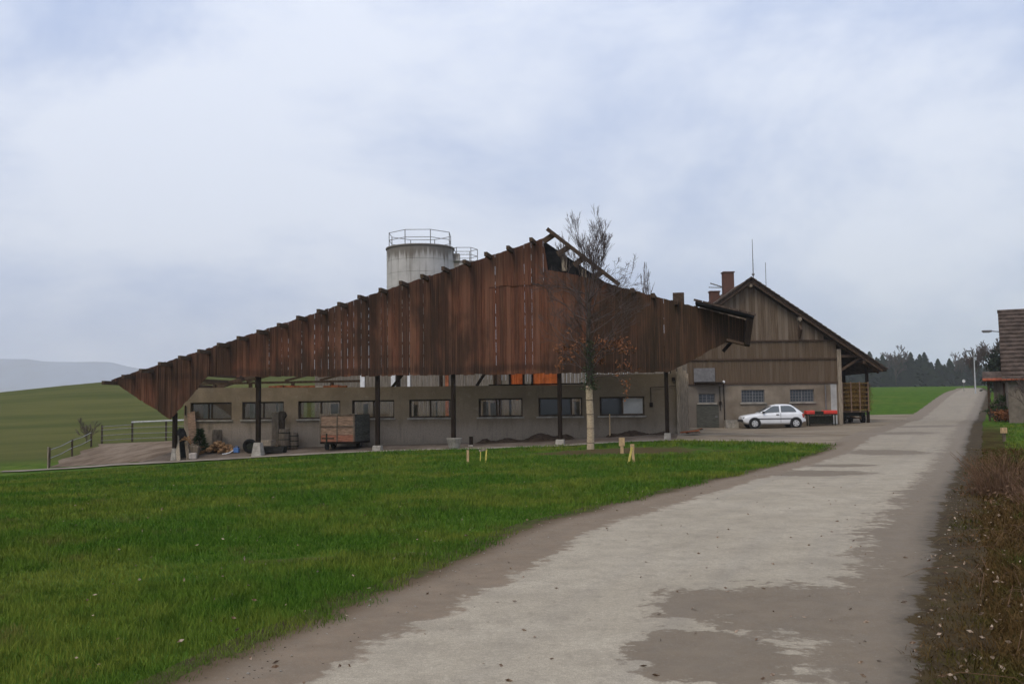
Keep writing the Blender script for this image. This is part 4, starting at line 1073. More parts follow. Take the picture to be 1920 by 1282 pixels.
# street lamps
def lamp(label, x, y, h, arm, s=1.0):
    t = thing('street_lamp', label, 'street lamp', (x, y, Z(x, y)), 0, 'street lamps along the lane')
    MB().tube([(0, 0, -.2), (0, 0, h * .5), (0, 0, h)], [.09, .07, .05], 8).build('pole', 'galvanised', t)
    MB().tube([(0, 0, h - .02), (-.3, 0, h + .06), (-arm + .5, 0, h + .10)], .035, 6).build('arm', 'metal_grey', t)
    m = MB(); m.box((-arm + .22, 0, h + .10), (.62, .24, .13)); hd = m.build('lamp_head', 'metal_grey', t, bevel=.04)
    MB().box((-arm + .2, 0, h + .02), (.42, .16, .05)).build('lens', 'pale_inner', hd)
    return t
lamp('street lamp whose arm reaches out from behind the tiled house roof', 32.6, 66.0, 5.75, 1.25)
lamp('thin pale street lamp standing beside the far end of the lane', 52.0, 112, 4.72, .7)
# small road sign
sx, sy = 56.6, 125
sg = thing('road_sign', 'tiny round pale sign on a post at the far end of the lane', 'sign', (sx, sy, Z(sx, sy)))
MB().tube([(0, 0, -.1), (0, 0, 1.5)], .03, 6).build('post', 'metal_grey', sg)
m = MB(); m.tube([(0, -.03, 1.3), (0, -.045, 1.3)], .2, 16); m.build('disc', 'white_paint', sg)

# ------------------------------------------------------------------ fence and gate by the ramp
def gp(x, y, z): return (x, y, z)
fn = thing('fence', 'wire and rail fence with dark posts at the top of the ramp', 'fence', (-23.4, 61.3, 0))
FP = [(-25.1, 61.0, 1.15), (-23.4, 61.4, 1.28), (-21.15, 60.9, 1.25), (-19.2, 60.4, 1.25)]
for i, (x, y, h) in enumerate(FP):
    z = Z(x, y); MB().box2((x + 23.4 - .045, y - 61.3 - .045, z - .3), (x + 23.4 + .045, y - 61.3 + .045, z + h)).build('post', 'bark', fn)
for i in range(3):
    a, b = FP[i], FP[i + 1]
    for k, hh_ in enumerate((1.2, .85, .5, .2)):
        if k == 0 and i == 0: hh_ = 1.05
        MB().tube([(a[0] + 23.4, a[1] - 61.39, Z(*a[:2]) + hh_), (b[0] + 23.4, b[1] - 61.39, Z(*b[:2]) + hh_)], (.055 if k == 0 and i else .022), 6).build('rail', 'galvanised' if k == 0 and i else 'metal_grey', fn)
f2 = thing('fence', 'low sagging fence from the single dark post left of the ramp', 'fence', (-22.4, 48.2, 0))
FQ = [(-22.3, 48.1, .98), (-23.6, 53.5, .9), (-24.9, 59.0, .9)]
for x, y, h in FQ:
    z = Z(x, y); MB().box2((x + 22.4 - .04, y - 48.2 - .04, z - .3), (x + 22.4 + .04, y - 48.2 + .04, z + h)).build('post', 'bark', f2)
for i in range(2):
    a, b = FQ[i], FQ[i + 1]
    for hh_ in (.85, .45): MB().tube([(a[0] + 22.4, a[1] - 48.2, Z(*a[:2]) + hh_), ((a[0] + b[0]) / 2 + 22.4, (a[1] + b[1]) / 2 - 48.2, (Z(*a[:2]) + Z(*b[:2])) / 2 + hh_ - .05), (b[0] + 22.4, b[1] - 48.2, Z(*b[:2]) + hh_)], .022, 5).build('wire', 'metal_grey', f2)
def stake(name, label, x, y, h, w_, mat, lean=(0, 0), topmat=None, tw=None):
    t = thing(name, label, 'stake', (x, y, Z(x, y)))
    MB().beam((0, 0, -.15), (lean[0], lean[1], h), w_, w_ * .6).build('shaft', mat, t)
    if topmat: MB().box((lean[0], lean[1], h - .02), ((tw or w_ * 2.2), w_ * .9, h * .38)).build('flag', topmat, t)
    return t
stake('fence_stake', 'thin pale stake standing left of the ramp fence post', -22.0, 47.3, 1.05, .05, 'pale_timber')
stake('survey_stake', 'brown wooden stake, leftmost of the stakes on the lawn', -1.49, 32.75, .46, .075, 'raw_stake')
s_ = stake('survey_stake', 'pale yellow topped stake next to the leftmost brown stake', -.94, 33.35, .44, .05, 'yellow_paint', (.05, 0))
MB().box((-.08, 0, .42), (.25, .04, .07), Matrix.Rotation(R(-12), 3, 'Y')).build('cross_piece', 'pale_timber', s_)
MB().beam((-.17, 0, -.1), (-.15, 0, .4), .03, .02).build('second_leg', 'yellow_paint', s_)
s_ = stake('survey_stake', 'broad raw wooden stake standing just right of the wrapped tree', 3.89, 35.85, .5, .11, 'raw_stake')
MB().box((0, -.02, .42), (.2, .07, .30)).build('split_head', 'raw_stake', s_)
stake('survey_stake', 'leaning yellow stake in front of the raw stake pair', 3.50, 30.85, .52, .09, 'yellow_paint', (.16, 0))
stake('survey_stake', 'upright raw stake right behind the leaning yellow stake', 3.80, 31.6, .50, .08, 'raw_stake', (-.04, 0), 'raw_stake', .12)
p_ = bw(20.9, .35); la = thing('lath', 'thin pale lath leaning against the stable wall right of tree', 'lath', p_, BROT)
MB().beam((0, 0, 0), (-.02, .25, 1.03), .045, .02).build('shaft', 'raw_stake', la)

# ------------------------------------------------------------------ things standing under the gable
def bthing(name, label, cat, u, o, dz=0.0, rz=0.0, group=None):
    p_ = bw(u, o); p_.z += .025 + dz
    return thing(name, label, cat, p_, BROT + rz, group)
# box trailer
t = bthing('farm_trailer', 'brown box trailer with drawbar parked against the stable wall', 'trailer', 8.8, 1.25)
hw, L_, z0, z1 = .83, 2.0, .34, 1.56
for k in range(4):
    a = z0 + (z1 - z0) * k / 4; b = z0 + (z1 - z0) * (k + 1) / 4 - .012
    mt = 'trailer_red' if k == 0 else 'trailer_board'
    for s_, x0, x1 in ((0, -hw, -.006), (1, .006, hw)): MB().box2((x0, -1.0, a), (x1, -.965, b)).build('front_board', mt, t)
    MB().box2((hw - .035, -.962, a), (hw, 1.0, b)).build('side_board', 'trailer_grey', t); MB().box2((-hw, -.962, a), (-hw + .035, 1.0, b)).build('side_board', 'trailer_grey', t)
    MB().box2((-hw + .04, .965, a), (hw - .04, 1.0, b)).build('rear_board', 'trailer_grey', t)
for x in (-hw + .03, 0, hw - .03): MB().box2((x - .025, -1.03, z0), (x + .025, -1.003, z1 + .02)).build('stanchion', 'stump_wood', t)
MB().box2((-hw, -1.045, z1 - .03), (hw + .01, -1.002, z1 + .03)).build('top_rail', 'stump_wood', t)
MB().box2((-hw, -1.04, 1.02), (hw, -1.004, 1.05)).build('mid_rail', 'stump_wood', t)
MB().box2((-hw, -.96, z0 - .1), (hw, 1.0, z0 - .003)).build('chassis', 'dark_timber', t)
for s_ in (-1, 1):
    wh = bpy.data.objects.new('wheel', None); col.objects.link(wh); wh.parent = t; wh.location = (s_ * .62, .15, .24); wh.empty_display_size = .1
    m = MB(); m.tube([(-.08, 0, 0), (-.06, 0, 0), (.06, 0, 0), (.08, 0, 0)], [.2, .25, .25, .2], 18); m.build('tyre', 'black_rubber', wh)
    m = MB(); m.tube([(-.09, 0, 0), (.09, 0, 0)], .11, 12); m.build('rim', 'metal_grey', wh)
MB().beam((-.3, -.95, .26), (-.28, -1.7, .28), .09, .09).build('drawbar', 'machine_dark', t)
MB().tube([(-.28, -1.55, 0), (-.28, -1.55, .72)], .04, 8).build('jack', 'machine_dark', t)
MB().beam((-.5, -1.55, .50), (.06, -1.55, .50), .06, .06).build('jack_handle', 'machine_dark', t)
m = MB(); m.tube([(-.34, -1.5, .14), (-.22, -1.5, .14)], .14, 14); m.build('jockey_wheel', 'black_rubber', t)
# firewood heap: each log a thing
for i in range(52):
    q = rng.random(); uu = 2.42 + rng.gauss(0, .36); hgt = max(0, .46 - abs(uu - 2.38) * .55) * rng.random() ** .6
    oo = 1.0 + rng.uniform(-.3, .45) * (1 - hgt * .6)
    L_ = rng.uniform(.26, .40); r_ = rng.uniform(.045, .085)
    m = MB(); ang = rng.uniform(0, 6.3)
    n_ = 4; V = []
    for x in (-L_ / 2, L_ / 2):
        for a in (200, 250, 290, 340): V.append((x, r_ * 1.5 * math.cos(R(a)), r_ * 1.5 * math.sin(R(a)) + r_))
        V.append((x, rng.uniform(-.02, .02), r_ * 1.7))
    m.add(V, [(4, 3, 2, 1, 0), (5, 6, 7, 8, 9)] + [(k, (k + 1) % 5, (k + 1) % 5 + 5, k + 5) for k in range(5)])
    o = m.build('split_log', 'split_wood')
    p_ = bw(uu, oo); o.location = (p_.x, p_.y, p_.z + .04 + hgt); o.rotation_euler = (rng.uniform(-.6, .6), rng.uniform(-.45, .45), rng.uniform(0, 3.14))
    tag(o, 'split firewood log in the orange-brown heap by the stable wall', 'log', 'firewood heap under the gable')
# upright stump, sapling, planks, block
t = bthing('stump', 'upright grey log stump behind the firewood heap', 'stump', 1.97, .45)
m = MB(); m.lathe([(.27, -.05), (.25, .3), (.24, .75), (.235, 1.0), (.19, 1.03)], 14); m.build('trunk', 'stump_wood', t, True); MB().lathe([(.18, 1.031), (.18, 1.036)], 14).build('cut_face', 'pale_timber', t)
t = bthing('conifer_sapling', 'small dark green conifer sapling beside the firewood heap', 'sapling', 1.50, 1.25)
MB().tube([(0, 0, 0), (0, 0, 1.2)], [.03, .008], 6).build('trunk', 'bark', t)
def fsap():
    h = nrg.uniform(.15, 1.18) ; rr = (1.2 - h) * .40 + .04; a = nrg.uniform(0, 6.283); q = nrg.random() ** .6
    p_ = np.array([math.cos(a) * rr * q, math.sin(a) * rr * q, h]); return p_, np.array([math.cos(a), math.sin(a), nrg.normal() * .35 + .15])
V, F = strands(900, fsap, .16, .022); rawmesh('needles', V, F, 'sapling_green', t)
def plank(label, u0, o0, u1, o1, z1, w_, th, mat, name='leaning_plank', cat='plank', z0=0.0):
    a = bw(u0, o0); b = bw(u1, o1); t = thing(name, label, cat, a)
    L_ = MB(); L_.beam((0, 0, .02 + z0), (b.x - a.x, b.y - a.y, z1), w_, th, tuple(BN)); o = L_.build('panel', mat, t); return t
plank('pale plank leaning left of the dark bundle by the first barn post', 1.45, 3.05, 1.02, 2.5, 1.12, .20, .05, 'pale_timber')
plank('shorter brown plank leaning beside the pale plank near the first post', 1.85, 2.9, 1.48, 2.45, .85, .16, .05, 'stump_wood')
plank('pinkish board leaning on the left end of the stable wall', .95, .75, .35, .05, 1.95, .42, .03, 'trailer_board', 'leaning_board', 'board')
t = bthing('covered_bundle', 'dark covered bundle piled behind the first barn post', 'bundle', .95, 2.0)
m = MB(); 
V = []; 
for j in range(7):
    z = j / 6 * 1.35; k = 1 - (j / 6) ** 3 * .75
    for i in range(12):
        a = 2 * math.pi * i / 12; V.append((math.cos(a) * .38 * k * (1 + .13 * math.sin(3 * a + j)), math.sin(a) * .4 * k * (1 + .1 * math.sin(2 * a + j * 2)), z + .05 * math.sin(4 * a)))
m.add(V, [(j * 12 + i, j * 12 + (i + 1) % 12, (j + 1) * 12 + (i + 1) % 12, (j + 1) * 12 + i) for j in range(6) for i in range(12)] + [tuple(72 + i for i in range(12))]); m.build('cover', 'tarp_dark', t, True)
for k in range(5): MB().beam((.1 + k * .08, -.35 - k * .02, .75 + .06 * k), (.62 + k * .03, -.3, .98 - .10 * k), .09, .05).build('stick', 'split_wood', t)
t = bthing('brushwood_heap', 'dark tangle of sticks and bark between the bundle and the sapling', 'brushwood', 1.35, 1.75)
m = MB(); m2 = MB()
for k in range(90):
    a = rng.uniform(0, 6.28); r_ = rng.uniform(0, .5); z = rng.uniform(0, .62) * (1 - r_); L_ = rng.uniform(.3, .9); b = rng.uniform(0, 6.28)
    p0 = (math.cos(a) * r_, math.sin(a) * r_ * .8, z + .02); (m if k % 3 else m2).tube([p0, (p0[0] + math.cos(b) * L_ * .5, p0[1] + math.sin(b) * L_ * .4, z + rng.uniform(.02, .25))], [rng.uniform(.012, .03), .01], 5)
m.build('dark_sticks', 'bark', t); m2.build('split_sticks', 'split_wood', t)
t = bthing('wood_block', 'rough brown wood block leaning in front of the dark bundle', 'block', 1.82, 2.35, 0, .2); m = MB(); m.box((0, 0, .28), (.44, .30, .60), Matrix.Rotation(R(9), 3, 'Y')); m.build('block', 'stump_wood', t, bevel=.05); MB().box((.02, 0, .60), (.3, .22, .05), Matrix.Rotation(R(14), 3, 'Y')).build('chip', 'stump_wood', t)
t = bthing('stone_block', 'small pinkish stone block on the path edge before the firewood', 'block', 2.0, 2.75, 0, .3); m = MB(); m.box((0, 0, .13), (.34, .26, .28)); m.build('block', 'stone_pale', t, bevel=.04); MB().box((.02, .01, .275), (.2, .16, .02)).build('chip', 'stone_pale', t)
t = bthing('blue_can', 'small blue canister on the ground beside the firewood heap', 'canister', 3.42, 1.3); m = MB(); m.box((0, 0, .13), (.26, .18, .24)); m.build('can', 'blue_plastic', t, bevel=.03); MB().tube([(-.07, 0, .25), (-.07, 0, .31), (.05, 0, .31), (.05, 0, .25)], .012, 6).build('handle', 'blue_plastic', t); MB().tube([(.1, 0, .24), (.1, 0, .29)], .03, 8).build('cap', 'black_rubber', t)
o = MB().tube([(0, 0, .03), (.18, .05, .05), (.36, .05, .10), (.5, .12, .2)], .025, 6).build('plastic_pipe', 'white_paint'); p_ = bw(2.9, 1.7); o.location = (p_.x, p_.y, p_.z + .02); o.rotation_euler = (0, 0, BROT); tag(o, 'short bent white pipe lying before the firewood heap', 'pipe')
def tyre(label, u, o_, rz, lean):
    t = bthing('old_tyre', label, 'tyre', u, o_, 0, rz); m = MB(); V = []; n1_, n2_ = 20, 8
    for i in range(n1_):
        a = 2 * math.pi * i / n1_
        for j in range(n2_):
            b = 2 * math.pi * j / n2_; rr = .25 + .09 * math.cos(b); V.append((rr * math.cos(a), .09 * math.sin(b) - lean * (rr * math.sin(a)), .34 + rr * math.sin(a)))
    m.add(V, [(i * n2_ + j, ((i + 1) % n1_) * n2_ + j, ((i + 1) % n1_) * n2_ + (j + 1) % n2_, i * n2_ + (j + 1) % n2_) for i in range(n1_) for j in range(n2_)]); m.build('casing', 'black_rubber', t, True)
    m = MB(); m.tube([(0, -.05 - 0, .34), (0, .05, .34)], .165, 14); m.build('hub', 'machine_dark', t)
tyre('old black tyre standing left of the tapered concrete footing', 4.30, 1.7, .3, .25)
# chopping machine group right of the second post
t = bthing('timber_log', 'tall squared timber standing on end against the second window', 'timber', 5.22, .75)
m = MB(); m.box2((-.26, -.1, 0), (.10, .12, 1.78)); m.build('shaft', 'stump_wood', t, bevel=.04)
m = MB(); m.tube([(.22, -.08, 1.62), (.22, .14, 1.62)], .2, 14); m.build('round_head', 'bark', t); MB().box2((.12, -.06, 0), (.34, .12, 1.5)).build('half_log', 'bark', t, bevel=.04)
t = bthing('wooden_crate', 'pale low crate between the second post and the tall timber', 'crate', 5.0, 1.55); m = MB()
for z in (.32, .46): 
    for y in (-.22, .22): MB().box2((-.38, y - .015, z), (.38, y + .015, z + .11)).build('slat', 'pale_timber', t)
    for x in (-.37, .37): MB().box2((x - .015, -.2, z), (x + .015, .2, z + .11)).build('slat', 'pale_timber', t)
MB().box2((-.36, -.2, .27), (.36, .2, .30)).build('base', 'stump_wood', t)
for x in (-.3, .3): MB().box2((x - .05, -.2, 0), (x + .05, .2, .268)).build('skid', 'dark_timber', t)
t = bthing('feed_trough', 'dark low trough on the ground beside the second post footing', 'trough', 5.75, 2.1)
m = MB(); m.prism([(-.45, .02), (.45, .02), (.52, .30), (-.52, .30)], -.2, .2); m.build('body', 'tarp_dark', t); 
for x in (-.35, .35): MB().box2((x - .04, -.22, -.03), (x + .04, .22, .018)).build('foot', 'dark_timber', t)
for label, u_, o_, r_, h in (('taller dark barrel right of the tall squared timber', 5.66, .95, .27, .98), ('shorter dark barrel beside the taller barrel, toward the trailer', 6.02, .7, .23, .76)):
    t = bthing('barrel', label, 'barrel', u_, o_); m = MB(); m.lathe([(r_ * .88, -.04), (r_, h * .3), (r_, h * .65), (r_ * .88, h)], 16); m.build('body', 'stump_wood', t, True)
    for z in (.18, .5, .82): MB().lathe([(r_ * 1.012, h * z - .02), (r_ * 1.012, h * z + .02)], 16).build('hoop', 'machine_dark', t)
t = bthing('concrete_planter', 'tapered pale planter in front of the third barn post', 'planter', 14.56, 3.42)
m = MB(); m.lathe([(.20, 0), (.24, .06), (.31, .42), (.33, .46), (.27, .46), (.25, .40)], 18); m.build('pot', 'concrete', t, True); MB().lathe([(.25, .405), (.25, .41)], 14).build('soil_top', 'soil', t)
t = bthing('bollard', 'short dark post with pale foot right of the planter', 'post', 14.95, 2.0); MB().box2((-.07, -.07, 0), (.07, .07, .42)).build('shaft', 'dark_timber', t); MB().box2((-.1, -.12, -.03), (.1, -.075, .06)).build('foot', 'concrete', t)
# scrap wood heap at the barn corner: each piece a thing
t = bthing('scrap_pile', 'reddish-brown scrap timber heaped at the right corner of the barn', 'scrap pile', 24.45, .6)
for k in range(9):
    a = rng.uniform(-.5, .5); MB().beam((-.45 + .08 * k, rng.uniform(-.3, .3), .05 + rng.uniform(0, .05)), (.5 + rng.uniform(-.3, .2), rng.uniform(-.3, .3), .06 + .35 * rng.random() * (1 - k / 12)), .12, .05).build('offcut', ('clay', 'bark', 'stump_wood')[k % 3], t)
# earth banked against the wall
def mound(name, u0, u1, o0, hmax, mat):
    V = []; nu, no = 46, 8
    for i in range(nu + 1):
        uu = u0 + (u1 - u0) * i / nu
        for j in range(no + 1):
            k = j / no; oo = .0 + o0 * k; p_ = bw(uu, oo)
            e_ = min(1, i / 5, (nu - i) / 5)
            V.append((p_.x, p_.y, p_.z - .03 + hmax * e_ * (1 - k) ** .8 * (.55 + .45 * math.sin(uu * 3.1) * math.sin(uu * 1.3 + 1)) + rng.uniform(0, .035) * (k < 1)))
    n_ = no + 1; i = (np.arange(nu)[:, None] * n_ + np.arange(no)[None]).ravel()
    return stuff(rawmesh(name, np.array(V), np.stack([i, i + 1, i + n_ + 1, i + n_], 1), mat, smooth=True))
mound('earth_bank', 14.7, 19.4, .95, .38, 'soil')
mound('earth_bank', 20.6, 23.6, .8, .26, 'soil')

# ------------------------------------------------------------------ vegetation
def leafquads(P, size, nrm=None, flat=0.0):
    """n small leaf-like quads at points P"""
    n_ = len(P); a = nrg.normal(size=(n_, 3)); a[:, 2] *= (1 - flat); a /= np.linalg.norm(a, axis=1)[:, None]
    b = np.cross(a, nrg.normal(size=(n_, 3))); b /= np.linalg.norm(b, axis=1)[:, None]
    s_ = (size * nrg.uniform(.6, 1.4, n_))[:, None]
    V = np.stack([P - a * s_, P + b * s_ * .45, P + a * s_, P - b * s_ * .45], 1).reshape(-1, 3)
    return V, np.arange(n_ * 4).reshape(-1, 4)
class Branches:
    def __init__(s, seed, minr=.004, sides=4): s.r = random.Random(seed); s.m = MB(); s.tips = []; s.minr = minr; s.sd = sides
    def grow(s, p_, d, L_, r_, lev, up=.25, spread=.55, kids=(4, 6), wob=.12):
        rr = s.r; pts = [p_.copy()]; rad = [r_]; n_ = 4 if lev > 1 else 3; q = p_.copy(); dd = d.normalized()
        for i in range(n_):
            dd = (dd + Vector((rr.gauss(0, wob), rr.gauss(0, wob), rr.gauss(0, wob) + up * .25))).normalized()
            q = q + dd * (L_ / n_); pts.append(q.copy()); rad.append(max(s.minr, r_ * (1 - .75 * (i + 1) / n_)))
        s.m.tube(pts, rad, s.sd if lev > 0 else 3, False); s.tips.append((q.copy(), lev))
        if lev <= 0: return
        for k in range(rr.randint(*kids)):
            t_ = rr.uniform(.25, .98); f = t_ * n_; i = min(int(f), n_ - 1); c = pts[i].lerp(pts[i + 1], f - i)
            ax = (pts[i + 1] - pts[i]).normalized()
            sd = Vector((rr.gauss(0, 1), rr.gauss(0, 1), rr.gauss(0, 1))); sd = (sd - ax * sd.dot(ax)).normalized()
            nd = (ax + sd * rr.uniform(.5, 1.1) * spread * 1.4 + Vector((0, 0, up))).normalized()
            s.grow(c, nd, L_ * rr.uniform(.38, .62) * (1.15 - .4 * t_), max(s.minr, rad[i] * .55), lev - 1, up, spread, kids, wob)

# the young tree with the wrapped trunk
tx, ty = 2.98, 38.6
tree = thing('young_tree', 'slender bare tree with wrapped pale trunk on the lawn before the barn', 'tree', (tx, ty, Z(tx, ty)))
m = MB(); zz = np.linspace(-.1, 2.44, 26)
m.tube([(.015 * math.sin(z * 2), 0, z) for z in zz], [.142 - .010 * (z / 2.4) + .005 * math.sin(z * 23) for z in zz], 14); m.build('trunk_wrap', 'jute', tree, True)
for z in (.25, .8, 1.35, 1.9, 2.38): MB().lathe([(.148, -.012), (.150, .012)], 14, (.015 * math.sin(z * 2), 0, z)).build('wrap_tie', 'stump_wood', tree)
B = Branches(5, .0042)
tp = [Vector((0, 0, 2.40)), Vector((.02, 0, 3.2)), Vector((-.03, .02, 4.2)), Vector((.03, 0, 5.2)), Vector((0, 0, 6.1))]
mt = MB(); mt.tube(tp, [.115, .10, .085, .068, .055], 10, False); mt.build('trunk', 'bark', tree, True)
rr = random.Random(8)
for i, dx in enumerate((-.36, -.24, -.12, 0, .10, .22, .36, .52)):          # rising leaders that make the upper crown
    B.grow(Vector((0, 0, 5.0 + .16 * (i % 4))), Vector((dx * .9, rr.uniform(-.3, .3), 1)), (2.75 if abs(dx) < .3 else 2.2) + rr.uniform(-.15, .15), .026, 3, .30, .42, (5, 7), .07)
for i in range(26):         # side limbs lower down
    z = 2.75 + i * .13; a = i * 2.4 + rr.uniform(-.3, .3); c = Vector((0, 0, z))
    B.grow(c, Vector((math.cos(a), math.sin(a), rr.uniform(.35, .8))), rr.uniform(1.7, 2.35) * (1.0 if z > 3.2 else .75), .026, 3 if i % 2 else 2, .10, .6, (4, 6), .12)
B.m.build('branches', 'twig', tree)
P = []
for q, lev in B.tips:
    if lev <= 1 and q.z < 4.6:
        pr_ = .03
        if q.x > .35 and q.z < 4.3: pr_ = .5
        elif q.x < -.3 and q.z < 4.2: pr_ = .2
        if rr.random() < pr_:
            for k in range(rr.randint(3, 8)): P.append((q.x + rr.gauss(0, .09), q.y + rr.gauss(0, .09), q.z + rr.gauss(0, .08)))
V, F = leafquads(np.array(P), .06); rawmesh('dry_leaves', V, F, 'brown_leaf', tree)
P = []
for k in range(900):
    z = 2.3 + rr.random() ** 1.4 * 1.9; a = rr.uniform(0, 6.283); r_ = (.12 + .20 * rr.random() ** 2) * (1 if z > 2.45 else 1.2) * (1.2 - .3 * (z - 2.3)); P.append((math.cos(a) * r_, math.sin(a) * r_, z))
V, F = leafquads(np.array(P), .04); rawmesh('ivy', V, F, 'ivy_leaf', tree)

def bare(name, label, x, y, h, seed, minr, lev=3, group=None, cat='tree', r0=.14, spread=.6, nb=9, base=.25, mat='twig'):
    t = thing(name, label, cat, (x, y, Z(x, y)), 0, group)
    b = Branches(seed, minr); m = MB(); m.tube([(0, 0, -.2), (0, 0, h * base), (.03 * h * .1, 0, h * .55)], [r0, r0 * .85, r0 * .5], 8, False); m.build('trunk', 'bark', t)
    for i in range(nb):
        a = i * 2.4; z = h * (base + .35 * i / nb)
        b.grow(Vector((0, 0, z)), Vector((math.cos(a) * spread, math.sin(a) * spread, .9)), h * b.r.uniform(.34, .46), r0 * .4, lev - 1, .2, .5, (4, 6), .1)
    b.m.build('crown', mat, t); return t
t = thing('bare_tree', 'bare tree whose thin tip shows above the barn roof, right of ridge', 'tree', (11.6, 86, Z(11.6, 86)))
b = Branches(21, .012); MB().tube([(0, 0, -.2), (0, 0, 5), (.05, 0, 8.2)], [.16, .12, .07], 8, False).build('trunk', 'bark', t)
for a, L_ in ((-.5, 2.9), (.25, 4.0), (.02, 3.2), (.45, 2.4)): b.grow(Vector((.05, 0, 7.9)), Vector((a * .3, 0, 1)), L_, .035, 2, .5, .25, (4, 6), .06)
b.m.build('crown', 'twig', t)
bare('bare_tree', 'bare grey tree right of the lane end, nearest the tiled roof', 72.3, 150, 7.4, 31, .03, 4, 'bare trees beyond the lane', r0=.2, nb=11)
bare('bare_tree', 'lower bare grey tree between forest and the thin street lamp', 71.0, 153, 6.0, 32, .03, 4, 'bare trees beyond the lane', r0=.18, nb=11)
bare('bare_tree', 'bare tree rising above the spruces at the forest left end', 152, 395, 15.5, 33, .06, 4, 'bare trees beyond the lane', r0=.35, nb=11)
bare('bare_tree', 'bare hazy tree at the right end of the spruce forest', 178, 396, 13.5, 34, .06, 4, 'bare trees beyond the lane', r0=.35, nb=11)
bare('bare_shrub', 'leafless brown shrub beside the fence at the ramp', -26.7, 62.6, 1.9, 41, .006, 3, cat='shrub', r0=.03, nb=16, base=.04, spread=1.0)
bare('bare_shrub', 'leafless shrub with dark branches before the tiled house wall', 25.75, 49.3, 3.1, 42, .01, 3, cat='shrub', r0=.05, nb=9, base=.15, spread=.7)
bare('bare_shrub', 'low reddish-brown shrub on the verge beside the lane', 28.1, 58.2, 1.0, 43, .008, 3, cat='shrub', r0=.03, nb=16, base=.05, spread=1.3)

# spruces of the far wood: three shapes, then copies
def spruce_mesh(seed, h, r_):
    q = np.random.default_rng(seed); V = []; F = []
    for i in range(700):
        z = h * (.04 + .95 * q.random() ** .85); rad = r_ * (1 - z / h) ** .62 * q.uniform(.55, 1.15) + .05; a = q.uniform(0, 6.283); wd = .30 + .5 * rad * .35
        d = np.array([math.cos(a), math.sin(a), 0]); s_ = np.array([-d[1], d[0], 0]); k = len(V)
        V += [d * .05 + np.array([0, 0, z + .25]), d * rad * .6 + s_ * wd + np.array([0, 0, z - .1 * rad]), d * rad + np.array([0, 0, z - .32 * rad]), d * rad * .6 - s_ * wd + np.array([0, 0, z - .1 * rad])]
        F.append((k, k + 1, k + 2, k + 3))
    return np.array(V), np.array(F)
protos = []
for sd, h, r_ in ((1, 13.0, 4.2), (2, 11.8, 4.0), (3, 14.2, 4.6)):
    V, F = spruce_mesh(sd, h, r_); t = thing('spruce_tree', 'dark spruce in the forest edge beyond the green field', 'tree', (0, 0, 0), 0, 'spruces of the far wood')
    rawmesh('crown', V, F, 'conifer', t); MB().tube([(0, 0, -.5), (0, 0, h * .9)], [.22, .05], 6).build('trunk', 'bark', t); protos.append(t)
used = [False] * 3; k = 0
for row, (yy, x0, x1, st) in enumerate(((398, 138, 190, 2.6), (403, 136, 193, 2.4), (409, 136, 193, 2.4))):
    x = x0
    while x < x1:
        i = rr.randrange(3)
        t = protos[i] if not used[i] else copy_tree(protos[i]); used[i] = True
        px = x + rr.uniform(-.7, .7); t.location = (px, yy + rr.uniform(-2, 2), Z(px, yy) - .1)
        sc_ = rr.uniform(.90, 1.06) * (1.0 if x < 172 else .88); t.scale = (sc_ * 1.1, sc_ * 1.1, sc_); t.rotation_euler = (0, 0, rr.uniform(0, 6.28)); x += st * rr.uniform(.75, 1.25)
def bushy(name, label, x, y, rx, ry, h, n_, size, mat, cat='tree', z0=.0, trunk=.08):
    t = thing(name, label, cat, (x, y, Z(x, y))); P = []
    cl = [(nrg.uniform(-1, 1) * rx * .6, nrg.uniform(-1, 1) * ry * .6, h * nrg.uniform(.25, .85)) for _ in range(22)]
    while len(P) < n_:
        c = cl[nrg.integers(len(cl))]; q = np.array(c) + nrg.normal(size=3) * np.array([rx * .25, ry * .25, h * .12])
        if q[2] > z0: P.append(q)
    V, F = leafquads(np.array(P), size); rawmesh('crown', V, F, mat, t); MB().tube([(0, 0, -.1), (0, 0, h * .7)], [trunk, trunk * .3], 6).build('trunk', 'bark', t); return t
bushy('evergreen_tree', 'rounded dark evergreen tree behind the porch at the lane end', 58.0, 118, 2.0, 1.8, 4.6, 2600, .28, 'conifer')
bushy('hedge_bush', 'dark green bush at the lane edge before the porch', 30.6, 62.0, .65, .6, 1.6, 1500, .09, 'sapling_green', 'bush', .02, .03)
bushy('hedge_bush', 'low dark bush at the foot of the tiled house corner', 28.6, 58.8, .7, .5, .85, 1200, .07, 'sapling_green', 'bush', .02, .03)
bare('bare_shrub', 'brown leafless hedge shrub between the lane and the porch post', 29.6, 61.0, 1.7, 44, .010, 3, cat='shrub', r0=.04, nb=18, base=.04, spread=1.0)
bushy('hedge_bush', 'brown-leaved low bush nearest the lane, left of the dark bush', 27.9, 56.6, .8, .7, .7, 1300, .06, 'brown_leaf', 'bush', .02, .03)
# marker post on the verge
mx_, my_ = 19.41, 39.55
mp_ = thing('marker_post', 'short brown-topped wooden post on the grass below the tiled house', 'post', (mx_, my_, Z(mx_, my_)))
MB().box2((-.05, -.05, -.2), (.05, .05, .36)).build('shaft', 'stump_wood', mp_); MB().box2((-.10, -.08, .34), (.10, .08, .56)).build('head', 'raw_stake', mp_)

